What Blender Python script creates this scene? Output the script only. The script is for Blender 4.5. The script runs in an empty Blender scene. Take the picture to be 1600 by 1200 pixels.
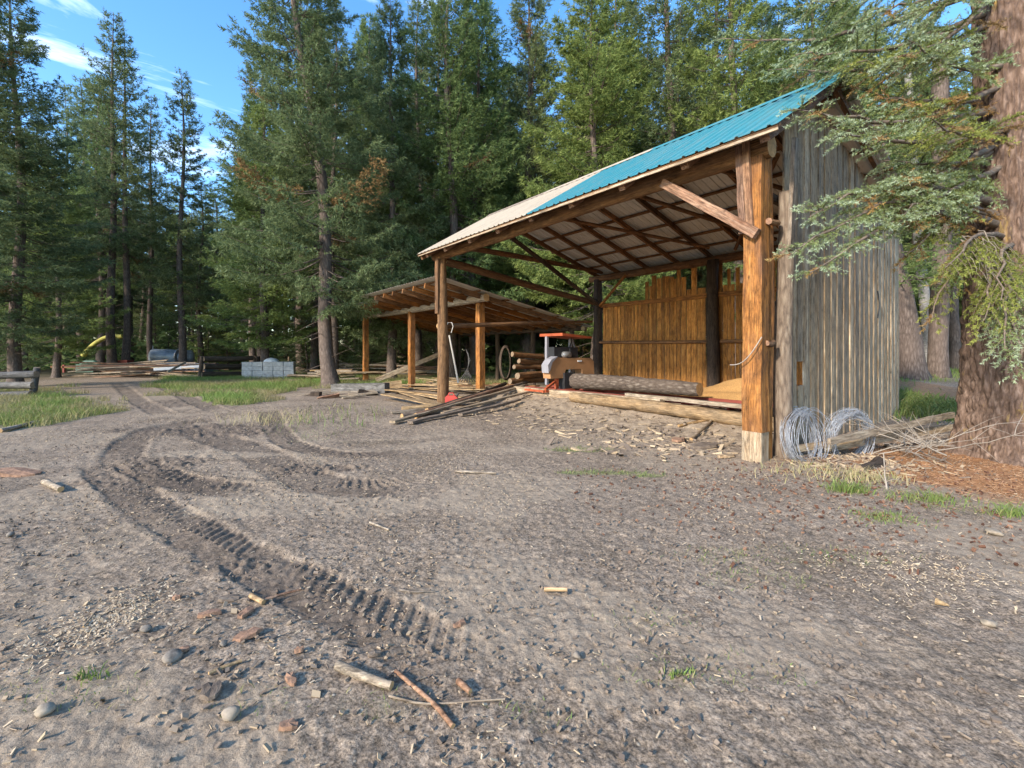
import bpy, math, random
import numpy as np
from mathutils import Vector, Matrix
random.seed(7); RNG = np.random.default_rng(7)
SC = bpy.context.scene
COL = SC.collection
R = math.radians

# ------------------------------------------------------------------ camera
cam_d = bpy.data.cameras.new('camera'); cam = bpy.data.objects.new('camera', cam_d); COL.objects.link(cam)
cam.location = (0, 0, 1.5); cam.rotation_euler = (R(90), 0, 0)
cam_d.sensor_width = 36; cam_d.lens = 16.09; cam_d.shift_y = -0.03125
cam_d.clip_start = 0.05; cam_d.clip_end = 2000
SC.camera = cam
# ------------------------------------------------------------------ world, sun, exposure
SUN_EL, SUN_AZ = R(27), math.atan2(-0.70, -0.71)          # azimuth measured from +y towards +x
tosun = Vector((math.sin(SUN_AZ)*math.cos(SUN_EL), math.cos(SUN_AZ)*math.cos(SUN_EL), math.sin(SUN_EL)))
W = bpy.data.worlds.new('World'); SC.world = W; W.use_nodes = True
wn = W.node_tree; wn.nodes.clear()
wo = wn.nodes.new('ShaderNodeOutputWorld'); bg = wn.nodes.new('ShaderNodeBackground')
sky = wn.nodes.new('ShaderNodeTexSky'); sky.sky_type = 'NISHITA'; sky.sun_disc = False
sky.sun_elevation = SUN_EL; sky.sun_rotation = SUN_AZ; sky.air_density = 1.0; sky.dust_density = 0.4; sky.ozone_density = 2.2
hs = wn.nodes.new('ShaderNodeHueSaturation'); hs.inputs['Saturation'].default_value = 1.24; hs.inputs['Value'].default_value = .86
tc = wn.nodes.new('ShaderNodeTexCoord'); mp = wn.nodes.new('ShaderNodeMapping'); mp.inputs['Scale'].default_value = (1.0, 1.0, 6.0)
mp.inputs['Rotation'].default_value = (0.25, 0.1, 0.4)
nz = wn.nodes.new('ShaderNodeTexNoise'); nz.inputs['Scale'].default_value = 2.2; nz.inputs['Detail'].default_value = 7; nz.inputs['Roughness'].default_value = .62; nz.inputs['Distortion'].default_value = .5
cr = wn.nodes.new('ShaderNodeValToRGB'); cr.color_ramp.elements[0].position = .56; cr.color_ramp.elements[0].color = (0,0,0,1)
cr.color_ramp.elements[1].position = .82; cr.color_ramp.elements[1].color = (.6,.6,.6,1)
mx = wn.nodes.new('ShaderNodeMixRGB'); mx.inputs[2].default_value = (7.5, 8.0, 8.6, 1)
L = wn.links.new
L(sky.outputs[0], hs.inputs['Color']); L(tc.outputs['Generated'], mp.inputs[0]); L(mp.outputs[0], nz.inputs['Vector']); L(nz.outputs[0], cr.inputs[0])
L(cr.outputs[0], mx.inputs[0]); L(hs.outputs[0], mx.inputs[1]); L(mx.outputs[0], bg.inputs['Color']); L(bg.outputs[0], wo.inputs['Surface'])
bg.inputs['Strength'].default_value = 0.15
sd = bpy.data.lights.new('sun', 'SUN'); sd.energy = 2.0; sd.angle = R(5.0); sd.color = (1, .91, .78)
sun = bpy.data.objects.new('sun', sd); COL.objects.link(sun); sun.rotation_euler = tosun.to_track_quat('Z', 'Y').to_euler(); sun.location = (0, 0, 40)
vs = SC.view_settings; vs.view_transform = 'Standard'; vs.look = 'None'; vs.gamma = 1; vs.use_curve_mapping = False; vs.exposure = 1.82
SC.cycles.max_bounces = 8; SC.cycles.diffuse_bounces = 5; SC.cycles.transparent_max_bounces = 4

# ------------------------------------------------------------------ numpy helpers
def sstep(x, a, b):
    t = np.clip((x-a)/(b-a), 0, 1); return t*t*(3-2*t)
def _h(ix, iy, seed):
    n = (ix.astype(np.int64)*374761393 + iy.astype(np.int64)*668265263 + seed*974634777) & 0x7fffffff
    n = ((n ^ (n >> 13))*1274126177) & 0x7fffffff
    return ((n ^ (n >> 16)) & 0xffffff)/float(0xffffff)
def vnoise(x, y, seed=0):
    x = np.asarray(x, float); y = np.asarray(y, float)
    ix = np.floor(x); iy = np.floor(y); fx = x-ix; fy = y-iy
    fx = fx*fx*(3-2*fx); fy = fy*fy*(3-2*fy); ix = ix.astype(np.int64); iy = iy.astype(np.int64)
    a = _h(ix, iy, seed); b = _h(ix+1, iy, seed); c = _h(ix, iy+1, seed); d = _h(ix+1, iy+1, seed)
    return (a*(1-fx)+b*fx)*(1-fy)+(c*(1-fx)+d*fx)*fy
def fbm(x, y, octs=4, seed=0, rough=.5):
    s = 0; amp = 1; tot = 0
    for i in range(octs):
        s = s+amp*vnoise(x*2**i+17.3*i, y*2**i-9.1*i, seed+i); tot += amp; amp *= rough
    return s/tot
def nrm(v):
    return v/np.maximum(np.linalg.norm(v, axis=-1, keepdims=True), 1e-9)

# the sawmill shed's own axes: a runs along its open front (from the near post), b runs back into it
P0 = np.array([3.35, 6.31]); UA = np.array([-.62, .785]); UB = np.array([.785, .62])
def S(a, b, h):
    p = P0+UA*a+UB*b; return Vector((p[0], p[1], h))
def ab(x, y):
    dx = x-P0[0]; dy = y-P0[1]; return dx*UA[0]+dy*UA[1], dx*UB[0]+dy*UB[1]
def at(px, py, y):
    """world point seen at photo position px,py at distance y"""
    return Vector(((px-800)/715*y, y, 1.5-(py-550)/715*y))
def gpt(px, py):
    y = 1072.5/(py-550); return ((px-800)/715*y, y)
def gh(x, y):
    """ground height without the fine relief"""
    x = np.asarray(x, float); y = np.asarray(y, float)
    a, b = ab(x, y)
    h = .30*sstep(b, .6, 3.6)*sstep(a, -.3, .9)*(1-sstep(a, 8.6, 11.5))*(1-sstep(b, 8, 12))
    h = h+.66*sstep(y-.25*(x-9), 9.5, 16)*sstep(x, 8.5, 12)
    h = h+.05*(fbm(x*.5, y*.5, 3, 3)-.5)+.25*(fbm(x*.07+5, y*.07, 2, 9)-.5)*sstep(y, 14, 40)
    h = h+.10*np.exp(-((x+5.2)**2/3.0+(y-11.5)**2/1.2))
    return h
def ghf(x, y): return float(gh(x, y))

# ------------------------------------------------------------------ mesh helpers
def mesh_np(name, V, F, mats=(), midx=None, smooth=False, var=None):
    """F: list of int arrays, each (m,3) or (m,4)"""
    V = np.asarray(V, np.float32); me = bpy.data.meshes.new(name)
    if not isinstance(F, (list, tuple)): F = [F]
    F = [np.asarray(f, np.int32) for f in F if len(f)]
    tot = np.concatenate([np.full(len(f), f.shape[1], np.int32) for f in F]); lv = np.concatenate([f.ravel() for f in F])
    me.vertices.add(len(V)); me.vertices.foreach_set('co', V.ravel())
    me.loops.add(len(lv)); me.loops.foreach_set('vertex_index', lv)
    me.polygons.add(len(tot)); me.polygons.foreach_set('loop_start', np.concatenate([[0], np.cumsum(tot)[:-1]]).astype(np.int32))
    try: me.polygons.foreach_set('loop_total', tot)
    except Exception: pass
    if midx is not None: me.polygons.foreach_set('material_index', np.asarray(midx, np.int32))
    me.polygons.foreach_set('use_smooth', np.full(len(tot), smooth))
    for m in mats: me.materials.append(m)
    if var is not None:
        at_ = me.attributes.new('var', 'FLOAT', 'FACE'); at_.data.foreach_set('value', np.asarray(var, np.float32))
    me.update(calc_edges=True); return me
class MB:
    def __init__(s): s.v = []; s.q = []; s.t = []; s.qm = []; s.tm = []; s.n = 0
    def add(s, v, f, m=0):
        v = np.asarray(v, float).reshape(-1, 3); s.v.append(v); f = [list(x) for x in f]
        for x in f:
            x = [i+s.n for i in x]
            if len(x) == 3: s.t.append(x); s.tm.append(m)
            elif len(x) == 4: s.q.append(x); s.qm.append(m)
            else:
                for k in range(1, len(x)-1): s.t.append([x[0], x[k], x[k+1]]); s.tm.append(m)
        s.n += len(v)
    def box(s, c, d, m=0, rz=0):
        x, y, z = d[0]/2, d[1]/2, d[2]/2
        v = np.array([(i, j, k) for k in (-z, z) for j in (-y, y) for i in (-x, x)], float)
        cs, sn = math.cos(rz), math.sin(rz); v = np.stack([v[:,0]*cs-v[:,1]*sn, v[:,0]*sn+v[:,1]*cs, v[:,2]], 1)+np.array(c)
        s.add(v, [(0,2,3,1),(4,5,7,6),(0,1,5,4),(2,6,7,3),(0,4,6,2),(1,3,7,5)], m)
    def tube(s, pts, rad, n=8, m=0, cap=True, mcap=None):
        V, Q = tube_arr(pts, rad, n); k = len(pts)
        s.add(V, Q, m)
        if cap:
            s.add(V[:n], [list(range(n))[::-1]], m if mcap is None else mcap); s.add(V[-n:], [list(range(n))], m if mcap is None else mcap)
    def prism(s, poly, z0, z1, m=0, axes=None):
        """poly in 2D, extruded along the third axis; axes maps (u,v,w)->xyz"""
        n = len(poly); v = [(p[0], p[1], z0) for p in poly]+[(p[0], p[1], z1) for p in poly]
        if axes: v = [axes(*p) for p in v]
        s.add(v, [(i, (i+1) % n, n+(i+1) % n, n+i) for i in range(n)], m)
        from mathutils.geometry import tessellate_polygon
        tr = tessellate_polygon([[Vector((p[0], p[1], 0)) for p in poly]])
        s.add(v, [tuple(t) for t in tr]+[tuple(n+i for i in t[::-1]) for t in tr], m)
    def build(s, name, mats, parent=None, smooth=False, label=None):
        V = np.concatenate(s.v)
        off = Vector((0, 0, 0)) if parent is None else world_loc(parent)
        me = mesh_np(name, V-np.array(off), [x for x in (np.array(s.q, np.int32).reshape(-1, 4), np.array(s.t, np.int32).reshape(-1, 3)) if len(x)], mats if isinstance(mats, (list, tuple)) else [mats], s.qm+s.tm, smooth)
        o = bpy.data.objects.new(name, me); COL.objects.link(o)
        if parent: o.parent = parent
        if label: o['label'] = label
        return o
def world_loc(o):
    p = Vector(o.location); q = o.parent
    while q: p = p+Vector(q.location); q = q.parent
    return p
def tube_arr(pts, rad, n=8, wob=0, rng=None):
    P = np.asarray(pts, float); k = len(P); rad = np.broadcast_to(np.asarray(rad, float), (k,))
    T = np.gradient(P, axis=0); T = nrm(T)
    ref = np.array([0, 0, 1.]) if abs(T[:, 2]).mean() < .8 else np.array([1., 0, 0])
    A = nrm(np.cross(T, ref)); B = np.cross(T, A)
    th = np.arange(n)*2*math.pi/n
    r = rad[:, None]*np.ones((k, n))
    if wob: r = r*(1+wob*((rng or RNG).random((k, n))-.5))
    V = P[:, None]+r[..., None]*(np.cos(th)[None, :, None]*A[:, None]+np.sin(th)[None, :, None]*B[:, None])
    i = np.arange(k-1)[:, None]*n; j = np.arange(n)[None]; j2 = (j+1) % n
    Q = np.stack([i+j, i+n+j, i+n+j2, i+j2], -1).reshape(-1, 4)
    return V.reshape(-1, 3), Q
def tag(o, label=None, cat=None, group=None, kind=None):
    if label: o['label'] = label
    if cat: o['category'] = cat
    if group: o['group'] = group
    if kind: o['kind'] = kind
    return o
def empty(name, loc, label, cat, group=None):
    o = bpy.data.objects.new(name, None); COL.objects.link(o); o.location = loc; o.empty_display_size = .2
    return tag(o, label, cat, group)
def place(o, p0, X, Y, Z, parent):
    off = world_loc(parent) if parent else Vector((0, 0, 0))
    M = Matrix((X, Y, Z)).transposed().to_4x4(); M.translation = Vector(p0)-off
    o.matrix_basis = M
    if parent: o.parent = parent
def frame(p0, p1, side):
    X = (Vector(p1)-Vector(p0)); Ln = X.length; X.normalize(); Y = Vector(side); Y = (Y-X*Y.dot(X)).normalized(); Z = X.cross(Y)
    return X, Y, Z, Ln
def board(name, p0, p1, w, t, mat, parent=None, side=(0, 0, 1), jit=.006, seg=4, taper=1.0, wane=0, label=None, bow=0):
    """sawn board; local x is its length, y its width, z its thickness"""
    X, Y, Z, Ln = frame(p0, p1, side); rows = []
    ph = random.random()*6
    for i in range(seg+1):
        u = i/seg; ww = w*(1+(taper-1)*u)/2; j = lambda: (random.random()-.5)*2*jit
        wl = ww-wane*random.random(); wr = ww-wane*random.random(); c = bow*math.sin(math.pi*u)+j()*.7; cz = j()*.7
        x = u*Ln+(j() if i in (0, seg) else 0)
        rows += [(x, c-wl+j()*.5, cz-t/2), (x, c+wr+j()*.5, cz-t/2), (x, c+wr+j()*.3, cz+t/2), (x, c-wl+j()*.3, cz+t/2)]
    F = []
    for i in range(seg):
        b = i*4
        for k in range(4): F.append((b+k, b+(k+1) % 4, b+4+(k+1) % 4, b+4+k))
    e = seg*4; F += [(3, 2, 1, 0), (e, e+1, e+2, e+3)]
    me = mesh_np(name, rows, [np.array(F)], [mat]); o = bpy.data.objects.new(name, me); COL.objects.link(o)
    place(o, p0, X, Y, Z, parent)
    if label: o['label'] = label
    return o
def log(name, p0, p1, r0, r1, mat, endmat=None, parent=None, n=12, seg=8, wob=.14, bend=.02, label=None):
    X, Y, Z, Ln = frame(p0, p1, (0, 0, 1) if abs((Vector(p1)-Vector(p0)).normalized().z) < .9 else (1, 0, 0))
    u = np.linspace(0, 1, seg+1); ph = random.random()*6
    pts = np.stack([u*Ln, bend*np.sin(u*4+ph)-bend*math.sin(ph)*(1-u), bend*np.cos(u*5+ph)*np.sin(u*math.pi)], 1)
    th = np.arange(n)*2*math.pi/n; rad = r0+(r1-r0)*u
    rr = rad[:, None]*(1+wob*(RNG.random((seg+1, n))-.5)+.06*np.sin(2*th+ph)[None])
    V = np.stack([np.repeat(pts[:, 0:1], n, 1), pts[:, 1:2]+rr*np.cos(th), pts[:, 2:3]+rr*np.sin(th)], -1).reshape(-1, 3)
    i = np.arange(seg)[:, None]*n; j = np.arange(n)[None]; j2 = (j+1) % n
    Q = np.stack([i+j, i+j2, i+n+j2, i+n+j], -1).reshape(-1, 4)
    nv = len(V); V = np.concatenate([V, V[:n], V[-n:], [pts[0]], [pts[-1]]])
    T = [(nv+(k+1) % n, nv+k, nv+2*n) for k in range(n)]+[(nv+n+k, nv+n+(k+1) % n, nv+2*n+1) for k in range(n)]
    me = mesh_np(name, V, [Q, np.array(T)], [mat, endmat or mat], [0]*len(Q)+[1]*len(T), False)
    me.polygons.foreach_set('use_smooth', [True]*len(Q)+[False]*len(T))
    o = bpy.data.objects.new(name, me); COL.objects.link(o); place(o, p0, X, Y, Z, parent)
    if label: o['label'] = label
    return o
def copy_tree(o, parent=None):
    c = o.copy(); COL.objects.link(c); c.parent = parent
    for ch in o.children: copy_tree(ch, c)
    return c

# ------------------------------------------------------------------ materials
class N:
    def __init__(s, name):
        m = bpy.data.materials.new(name); m.use_nodes = True; s.m = m; s.t = m.node_tree; s.b = s.t.nodes['Principled BSDF']
        s.b.inputs['Roughness'].default_value = .85; s.b.inputs['Specular IOR Level'].default_value = .25
    def n(s, typ, **kw):
        x = s.t.nodes.new('ShaderNode'+typ)
        for k, v in kw.items():
            if k in x.inputs: x.inputs[k].default_value = v
            else: setattr(x, k, v)
        return x
    def l(s, a, b): s.t.links.new(a, b)
    def coord(s, kind='Object', scale=(1, 1, 1), rnd=True):
        t = s.n('TexCoord'); mp = s.n('Mapping'); mp.inputs['Scale'].default_value = scale; s.l(t.outputs[kind], mp.inputs[0])
        if rnd:
            oi = s.n('ObjectInfo'); mm = s.n('Math', operation='MULTIPLY'); mm.inputs[1].default_value = 61; s.l(oi.outputs['Random'], mm.inputs[0])
            cx = s.n('CombineXYZ')
            for i in range(3): s.l(mm.outputs[0], cx.inputs[i])
            s.l(cx.outputs[0], mp.inputs['Location'])
        return mp.outputs[0]
    def noise(s, co, scale, detail=4, rough=.55, dist=0):
        x = s.n('TexNoise'); x.inputs['Scale'].default_value = scale; x.inputs['Detail'].default_value = detail; x.inputs['Roughness'].default_value = rough; x.inputs['Distortion'].default_value = dist
        if co is not None: s.l(co, x.inputs['Vector'])
        return x.outputs['Fac']
    def ramp(s, fac, stops):
        x = s.n('ValToRGB'); e = x.color_ramp.elements
        while len(e) < len(stops): e.new(.5)
        for i, (p, c) in enumerate(stops): e[i].position = p; e[i].color = (*c, 1) if len(c) == 3 else c
        s.l(fac, x.inputs[0]); return x.outputs[0]
    def mix(s, fac, a, b, bt='MIX'):
        x = s.n('MixRGB', blend_type=bt)
        for i, v in ((0, fac), (1, a), (2, b)):
            if isinstance(v, (int, float)): x.inputs[i].default_value = v
            elif isinstance(v, tuple): x.inputs[i].default_value = (*v, 1)
            else: s.l(v, x.inputs[i])
        return x.outputs[0]
    def bump(s, h, strength=.5, dist=.01, prev=None):
        x = s.n('Bump'); x.inputs['Strength'].default_value = strength; x.inputs['Distance'].default_value = dist; s.l(h, x.inputs['Height'])
        if prev is not None: s.l(prev, x.inputs['Normal'])
        return x.outputs[0]
    def out(s, col, normal=None, rough=None):
        if isinstance(col, tuple): s.b.inputs['Base Color'].default_value = (*col, 1)
        else: s.l(col, s.b.inputs['Base Color'])
        if normal is not None: s.l(normal, s.b.inputs['Normal'])
        if rough is not None:
            if isinstance(rough, (int, float)): s.b.inputs['Roughness'].default_value = rough
            else: s.l(rough, s.b.inputs['Roughness'])
        return s.m
BW = lambda a: (a, a, a)
def wood(name, dark, mid, light, stain, stain_amt=.5, scale=1.0, crack=.5, rough_amt=.9):
    k = N(name); co = k.coord('Object', (1.4*scale, 22*scale, 22*scale)); co2 = k.coord('Object', (.9, 3, 3)); co3 = k.coord('Object', (5, 16, 16))
    g = k.noise(co, 1.0, 6, .65, 1.2); c = k.ramp(g, [(.28, dark), (.5, mid), (.72, light)])
    oi = k.n('ObjectInfo'); rv = k.ramp(oi.outputs['Random'], [(0, (.55, .54, .55)), (.3, (.86, .84, .80)), (.6, (1.05, 1.03, 1.0)), (.8, (.80, .73, .62)), (1, (1.30, 1.28, 1.25))]); c = k.mix(1.0, c, rv, 'MULTIPLY')
    s = k.noise(co2, 1.3, 5, .65, .6); sf = k.ramp(s, [(.42, BW(0)), (.7, BW(stain_amt))]); c = k.mix(sf, c, stain)
    kn = k.n('TexVoronoi'); kn.inputs['Scale'].default_value = .55; k.l(co3, kn.inputs['Vector'])
    kf = k.ramp(kn.outputs['Distance'], [(.05, BW(.75)), (.13, BW(0))]); c = k.mix(kf, c, tuple(x*.35 for x in dark))
    cr_ = k.noise(k.coord('Object', (.5, 30, 30)), 1.0, 2, .5, .3); cf = k.ramp(cr_, [(.24, BW(crack)), (.33, BW(0))]); c = k.mix(cf, c, tuple(x*.25 for x in dark))
    hf = k.noise(k.coord('Object', (5, 80, 80)), 1.0, 4, .7); c = k.mix(.75, c, k.ramp(hf, [(.32, BW(.14)), (.5, BW(.5)), (.68, BW(.84))]), 'OVERLAY')
    bl_ = k.noise(k.coord('Object', (2.2, 5, 5)), 1.6, 9, .78); c = k.mix(rough_amt, c, k.ramp(bl_, [(.34, (.30, .29, .29)), (.48, (.80, .79, .77)), (.62, BW(1.05)), (.75, (1.25, 1.22, 1.15))]), 'MULTIPLY')
    nb = k.bump(g, .6, .006); nb = k.bump(cr_, .7, .010, nb); nb = k.bump(bl_, .6, .02, nb)
    return k.out(c, nb, .82)
M = {}
M['orange'] = wood('golden weathered timber', (.12, .045, .014), (.33, .135, .033), (.46, .225, .07), (.15, .075, .04), .85, crack=.9)
M['brown'] = wood('brown shed timber', (.10, .048, .022), (.25, .125, .055), (.37, .21, .105), (.11, .07, .045), .7, crack=.8)
M['grey'] = wood('grey weathered board', (.21, .155, .105), (.45, .36, .26), (.60, .51, .39), (.30, .175, .08), .7, crack=.85)
M['paleboard'] = wood('pale driftwood board', (.17, .135, .10), (.36, .30, .235), (.50, .43, .34), (.24, .15, .09), .4)
M['fresh'] = wood('fresh sawn lumber', (.26, .16, .08), (.44, .30, .16), (.55, .41, .25), (.30, .20, .11), .5, crack=.35)
M['rose'] = wood('bark streaked brace', (.15, .075, .042), (.36, .215, .14), (.50, .34, .24), (.17, .07, .035), .7)
M['sill'] = wood('dirty tan peeled log', (.17, .11, .06), (.34, .225, .12), (.46, .33, .19), (.20, .15, .10), .8, crack=.5)
M['beamwood'] = wood('rough golden brown beam', (.14, .065, .028), (.36, .19, .08), (.50, .31, .15), (.15, .09, .05), .7, crack=.8)
M['darkwood'] = wood('dark bark post', (.03, .022, .016), (.085, .06, .043), (.15, .11, .08), (.05, .035, .03), .5)
M['wallorange'] = wood('honey wall board', (.25, .10, .026), (.50, .225, .055), (.62, .33, .10), (.20, .095, .035), .7, crack=.8)
M['greytimber'] = wood('blue grey timber', (.06, .056, .052), (.15, .142, .135), (.27, .26, .25), (.08, .075, .07), .4)
def bark(name, dark, mid, light, sc=(9, 9, 2.2), disp=.02, lichen=None, rnd=True):
    k = N(name); co = k.coord('Object', sc, rnd); v = k.n('TexVoronoi', feature='DISTANCE_TO_EDGE'); v.inputs['Scale'].default_value = 1.6
    wv = k.mix(.12, co, k_noisecol(k, co, 2.5)); k.l(wv, v.inputs['Vector'])
    n1 = k.noise(co, 3.0, 8, .7); f = k.mix(.55, v.outputs['Distance'], n1)
    c = k.ramp(f, [(.16, dark), (.34, mid), (.6, light)])
    n2 = k.noise(k.coord('Object', (1.2, 1.2, .6), rnd), 1.5, 4); c = k.mix(k.ramp(n2, [(.4, BW(0)), (.7, BW(.45))]), c, tuple(x*1.15 for x in mid))
    if lichen:
        n3 = k.noise(k.coord('Object', (2.6, 2.6, .9), rnd), 1.3, 6, .7); c = k.mix(k.ramp(n3, [(.60, BW(0)), (.69, BW(.75))]), c, lichen)
    nb = k.bump(f, 1.0, disp)
    return k.out(c, nb, .92)
def k_noisecol(k, co, sc):
    x = k.n('TexNoise'); x.inputs['Scale'].default_value = sc; x.inputs['Detail'].default_value = 3; k.l(co, x.inputs['Vector']); return x.outputs['Color']
M['bark'] = bark('furrowed conifer bark', (.035, .026, .021), (.12, .088, .07), (.25, .195, .16))
M['bark_big'] = bark('thick old spruce bark', (.022, .014, .010), (.14, .09, .065), (.36, .255, .195), (10, 10, 3.0), .022, (.36, .24, .06), False)
M['bark_log'] = bark('rough log bark', (.05, .036, .028), (.17, .125, .09), (.34, .28, .21), (2.5, 10, 10), .02)
M['bark_dark'] = bark('dark flaking log bark', (.025, .018, .015), (.105, .078, .06), (.27, .225, .18), (3, 9, 9), .03)
M['bark_grey'] = bark('smooth grey bark', (.11, .10, .09), (.25, .23, .21), (.38, .36, .33), (5, 5, 9), .006)
def flat(name, col, rough=.6, metal=0, var=.15, bumps=0, spec=.4, sc=3):
    k = N(name); n = k.noise(k.coord('Object', (1, 1, 1)), sc, 6, .65)
    c = k.ramp(n, [(.3, tuple(x*(1-var) for x in col)), (.7, tuple(min(1, x*(1+var)) for x in col))])
    k.b.inputs['Metallic'].default_value = metal; k.b.inputs['Specular IOR Level'].default_value = spec
    return k.out(c, k.bump(n, bumps, .01) if bumps else None, rough)
M['cut'] = flat('cut log end', (.42, .25, .11), .85, var=.35, sc=14)
M['cutgrey'] = flat('old cut end', (.24, .17, .11), .9, var=.4, sc=14)
def roofmat(name, col, dirt, amt=.4, rough=.42):
    k = N(name); n = k.noise(k.coord('Object', (.7, 5, 1)), 1.6, 6, .7); n2 = k.noise(k.coord('Object', (1, 1, 1)), 9, 5, .7)
    c = k.mix(k.ramp(n, [(.45, BW(0)), (.75, BW(amt))]), col, dirt); c = k.mix(k.ramp(n2, [(.55, BW(0)), (.75, BW(amt*.8))]), c, dirt)
    k.b.inputs['Specular IOR Level'].default_value = .5
    return k.out(c, None, rough)
M['teal'] = roofmat('teal enamel roof steel', (.035, .20, .235), (.15, .225, .215), .75, .5)
M['cream'] = roofmat('cream enamel roof steel', (.47, .385, .28), (.30, .24, .17), .6, .5)
M['galv'] = roofmat('galvanised underside', (.60, .59, .55), (.34, .30, .24), .6, .55)
M['rust'] = roofmat('brown weathered roof sheet', (.27, .21, .155), (.14, .10, .07), .6, .7)
M['orangepaint'] = flat('orange red paint', (.36, .075, .025), .65, var=.3, sc=9)
M['redpaint'] = flat('faded red paint', (.20, .04, .025), .7, var=.3)
M['redplastic'] = flat('red plastic', (.45, .05, .035), .55, var=.2)
M['tanpanel'] = flat('dusty orange panel', (.36, .185, .085), .6, var=.18)
M['lilac'] = flat('pale grey steel', (.26, .25, .27), .5, var=.1)
M['steel'] = flat('bare steel', (.33, .33, .33), .4, .6, var=.2)
M['galvwire'] = flat('galvanised wire', (.40, .41, .44), .5, .25, var=.3, sc=30)
M['black'] = flat('black rubber and iron', (.02, .02, .022), .6, var=.3)
M['tank'] = flat('silver tank', (.30, .315, .33), .45, .35, var=.35, sc=2)
M['concrete'] = flat('pale concrete block', (.38, .365, .345), .9, var=.3, bumps=.4, sc=7)
M['white'] = flat('white enamel', (.75, .75, .76), .5, var=.06)
M['stone'] = flat('grey stone', (.19, .155, .12), .9, var=.5, bumps=.4, sc=25)
M['palestone'] = flat('pale stone', (.27, .215, .155), .9, var=.4, bumps=.3, sc=25)
M['yellowgreen'] = flat('yellow paint with moss', (.34, .31, .06), .7, var=.4)
M['greenpaint'] = flat('faded green paint', (.035, .09, .06), .6, var=.3)
M['mesh'] = flat('blue grey steel', (.11, .14, .18), .5, var=.2)
M['redbark'] = flat('reddish inner bark', (.27, .15, .09), .9, var=.5, bumps=.8, sc=28)
M['sawdust'] = flat('golden sawdust', (.42, .235, .085), .95, var=.35, bumps=.9, sc=40)
M['deadtwig'] = flat('dry grey twig', (.30, .25, .20), .9, var=.25)
M['haft'] = flat('smooth pale handle', (.55, .50, .42), .6, var=.12)
def varmat(name, stops, rough=.8, transl=0, obj=True, clump=None):
    k = N(name); a = k.n('Attribute', attribute_name='var'); f = a.outputs['Fac']
    if clump:
        n = k.noise(k.coord('Object', (1, 1, 1)), clump, 3, .5); f2 = k.n('Math', operation='MULTIPLY_ADD'); f2.inputs[1].default_value = .9; k.l(n, f2.inputs[0]); k.l(f, f2.inputs[2])
        f3 = k.n('Math', operation='SUBTRACT'); k.l(f2.outputs[0], f3.inputs[0]); f3.inputs[1].default_value = .45; f = f3.outputs[0]
    c = k.ramp(f, stops)
    if obj:
        oi = k.n('ObjectInfo'); rv = k.ramp(oi.outputs['Random'], [(0, (.78, .84, .82)), (.35, (1.1, 1.05, .88)), (.65, (.90, .97, .95)), (1, (1.22, 1.15, .9))]); c = k.mix(1.0, c, rv, 'MULTIPLY')
    m = k.out(c, None, rough); k.b.inputs['Specular IOR Level'].default_value = .2
    if transl:
        tr = k.n('BsdfTranslucent'); k.l(c, tr.inputs['Color']); mxs = k.n('MixShader'); mxs.inputs[0].default_value = transl
        k.l(k.b.outputs[0], mxs.inputs[1]); k.l(tr.outputs[0], mxs.inputs[2]); k.l(mxs.outputs[0], k.t.nodes['Material Output'].inputs['Surface'])
    return m
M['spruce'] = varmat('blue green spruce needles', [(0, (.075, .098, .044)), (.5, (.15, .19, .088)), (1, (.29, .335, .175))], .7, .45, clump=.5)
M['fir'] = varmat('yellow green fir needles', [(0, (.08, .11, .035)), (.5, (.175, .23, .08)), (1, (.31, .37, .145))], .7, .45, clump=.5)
M['dry'] = varmat('dead rust needles', [(0, (.15, .085, .04)), (.5, (.26, .15, .065)), (1, (.36, .25, .11))], .8, .2)
M['nearspruce'] = varmat('near spruce needles', [(0, (.10, .12, .03)), (.35, (.20, .235, .06)), (.65, (.24, .29, .14)), (1, (.42, .48, .32))], .6, .2, obj=False)
M['nearolive'] = varmat('olive hanging needles', [(0, (.09, .10, .02)), (.5, (.20, .22, .045)), (1, (.32, .33, .08))], .6, .2, obj=False)
M['grass'] = varmat('green grass', [(0, (.30, .25, .13)), (.3, (.34, .30, .13)), (.52, (.17, .21, .055)), (1, (.19, .275, .07))], .7, .3, obj=False)
M['strawgrass'] = varmat('dry straw grass', [(0, (.28, .21, .11)), (.6, (.46, .37, .20)), (1, (.25, .25, .09))], .8, .2, obj=False)
M['chips'] = varmat('wood chip litter', [(0, (.12, .09, .07)), (.35, (.24, .18, .13)), (.6, (.38, .28, .175)), (.85, (.50, .38, .25)), (1, (.50, .41, .30))], .9, 0, obj=False)
M['cones'] = varmat('fallen cones and bark flakes', [(0, (.07, .032, .02)), (.6, (.15, .07, .042)), (1, (.27, .15, .09))], .9, 0, obj=False)
M['orangeneedle'] = varmat('orange needle litter', [(0, (.17, .09, .05)), (.6, (.34, .175, .085)), (1, (.45, .28, .16))], .9, 0, obj=False)

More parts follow.
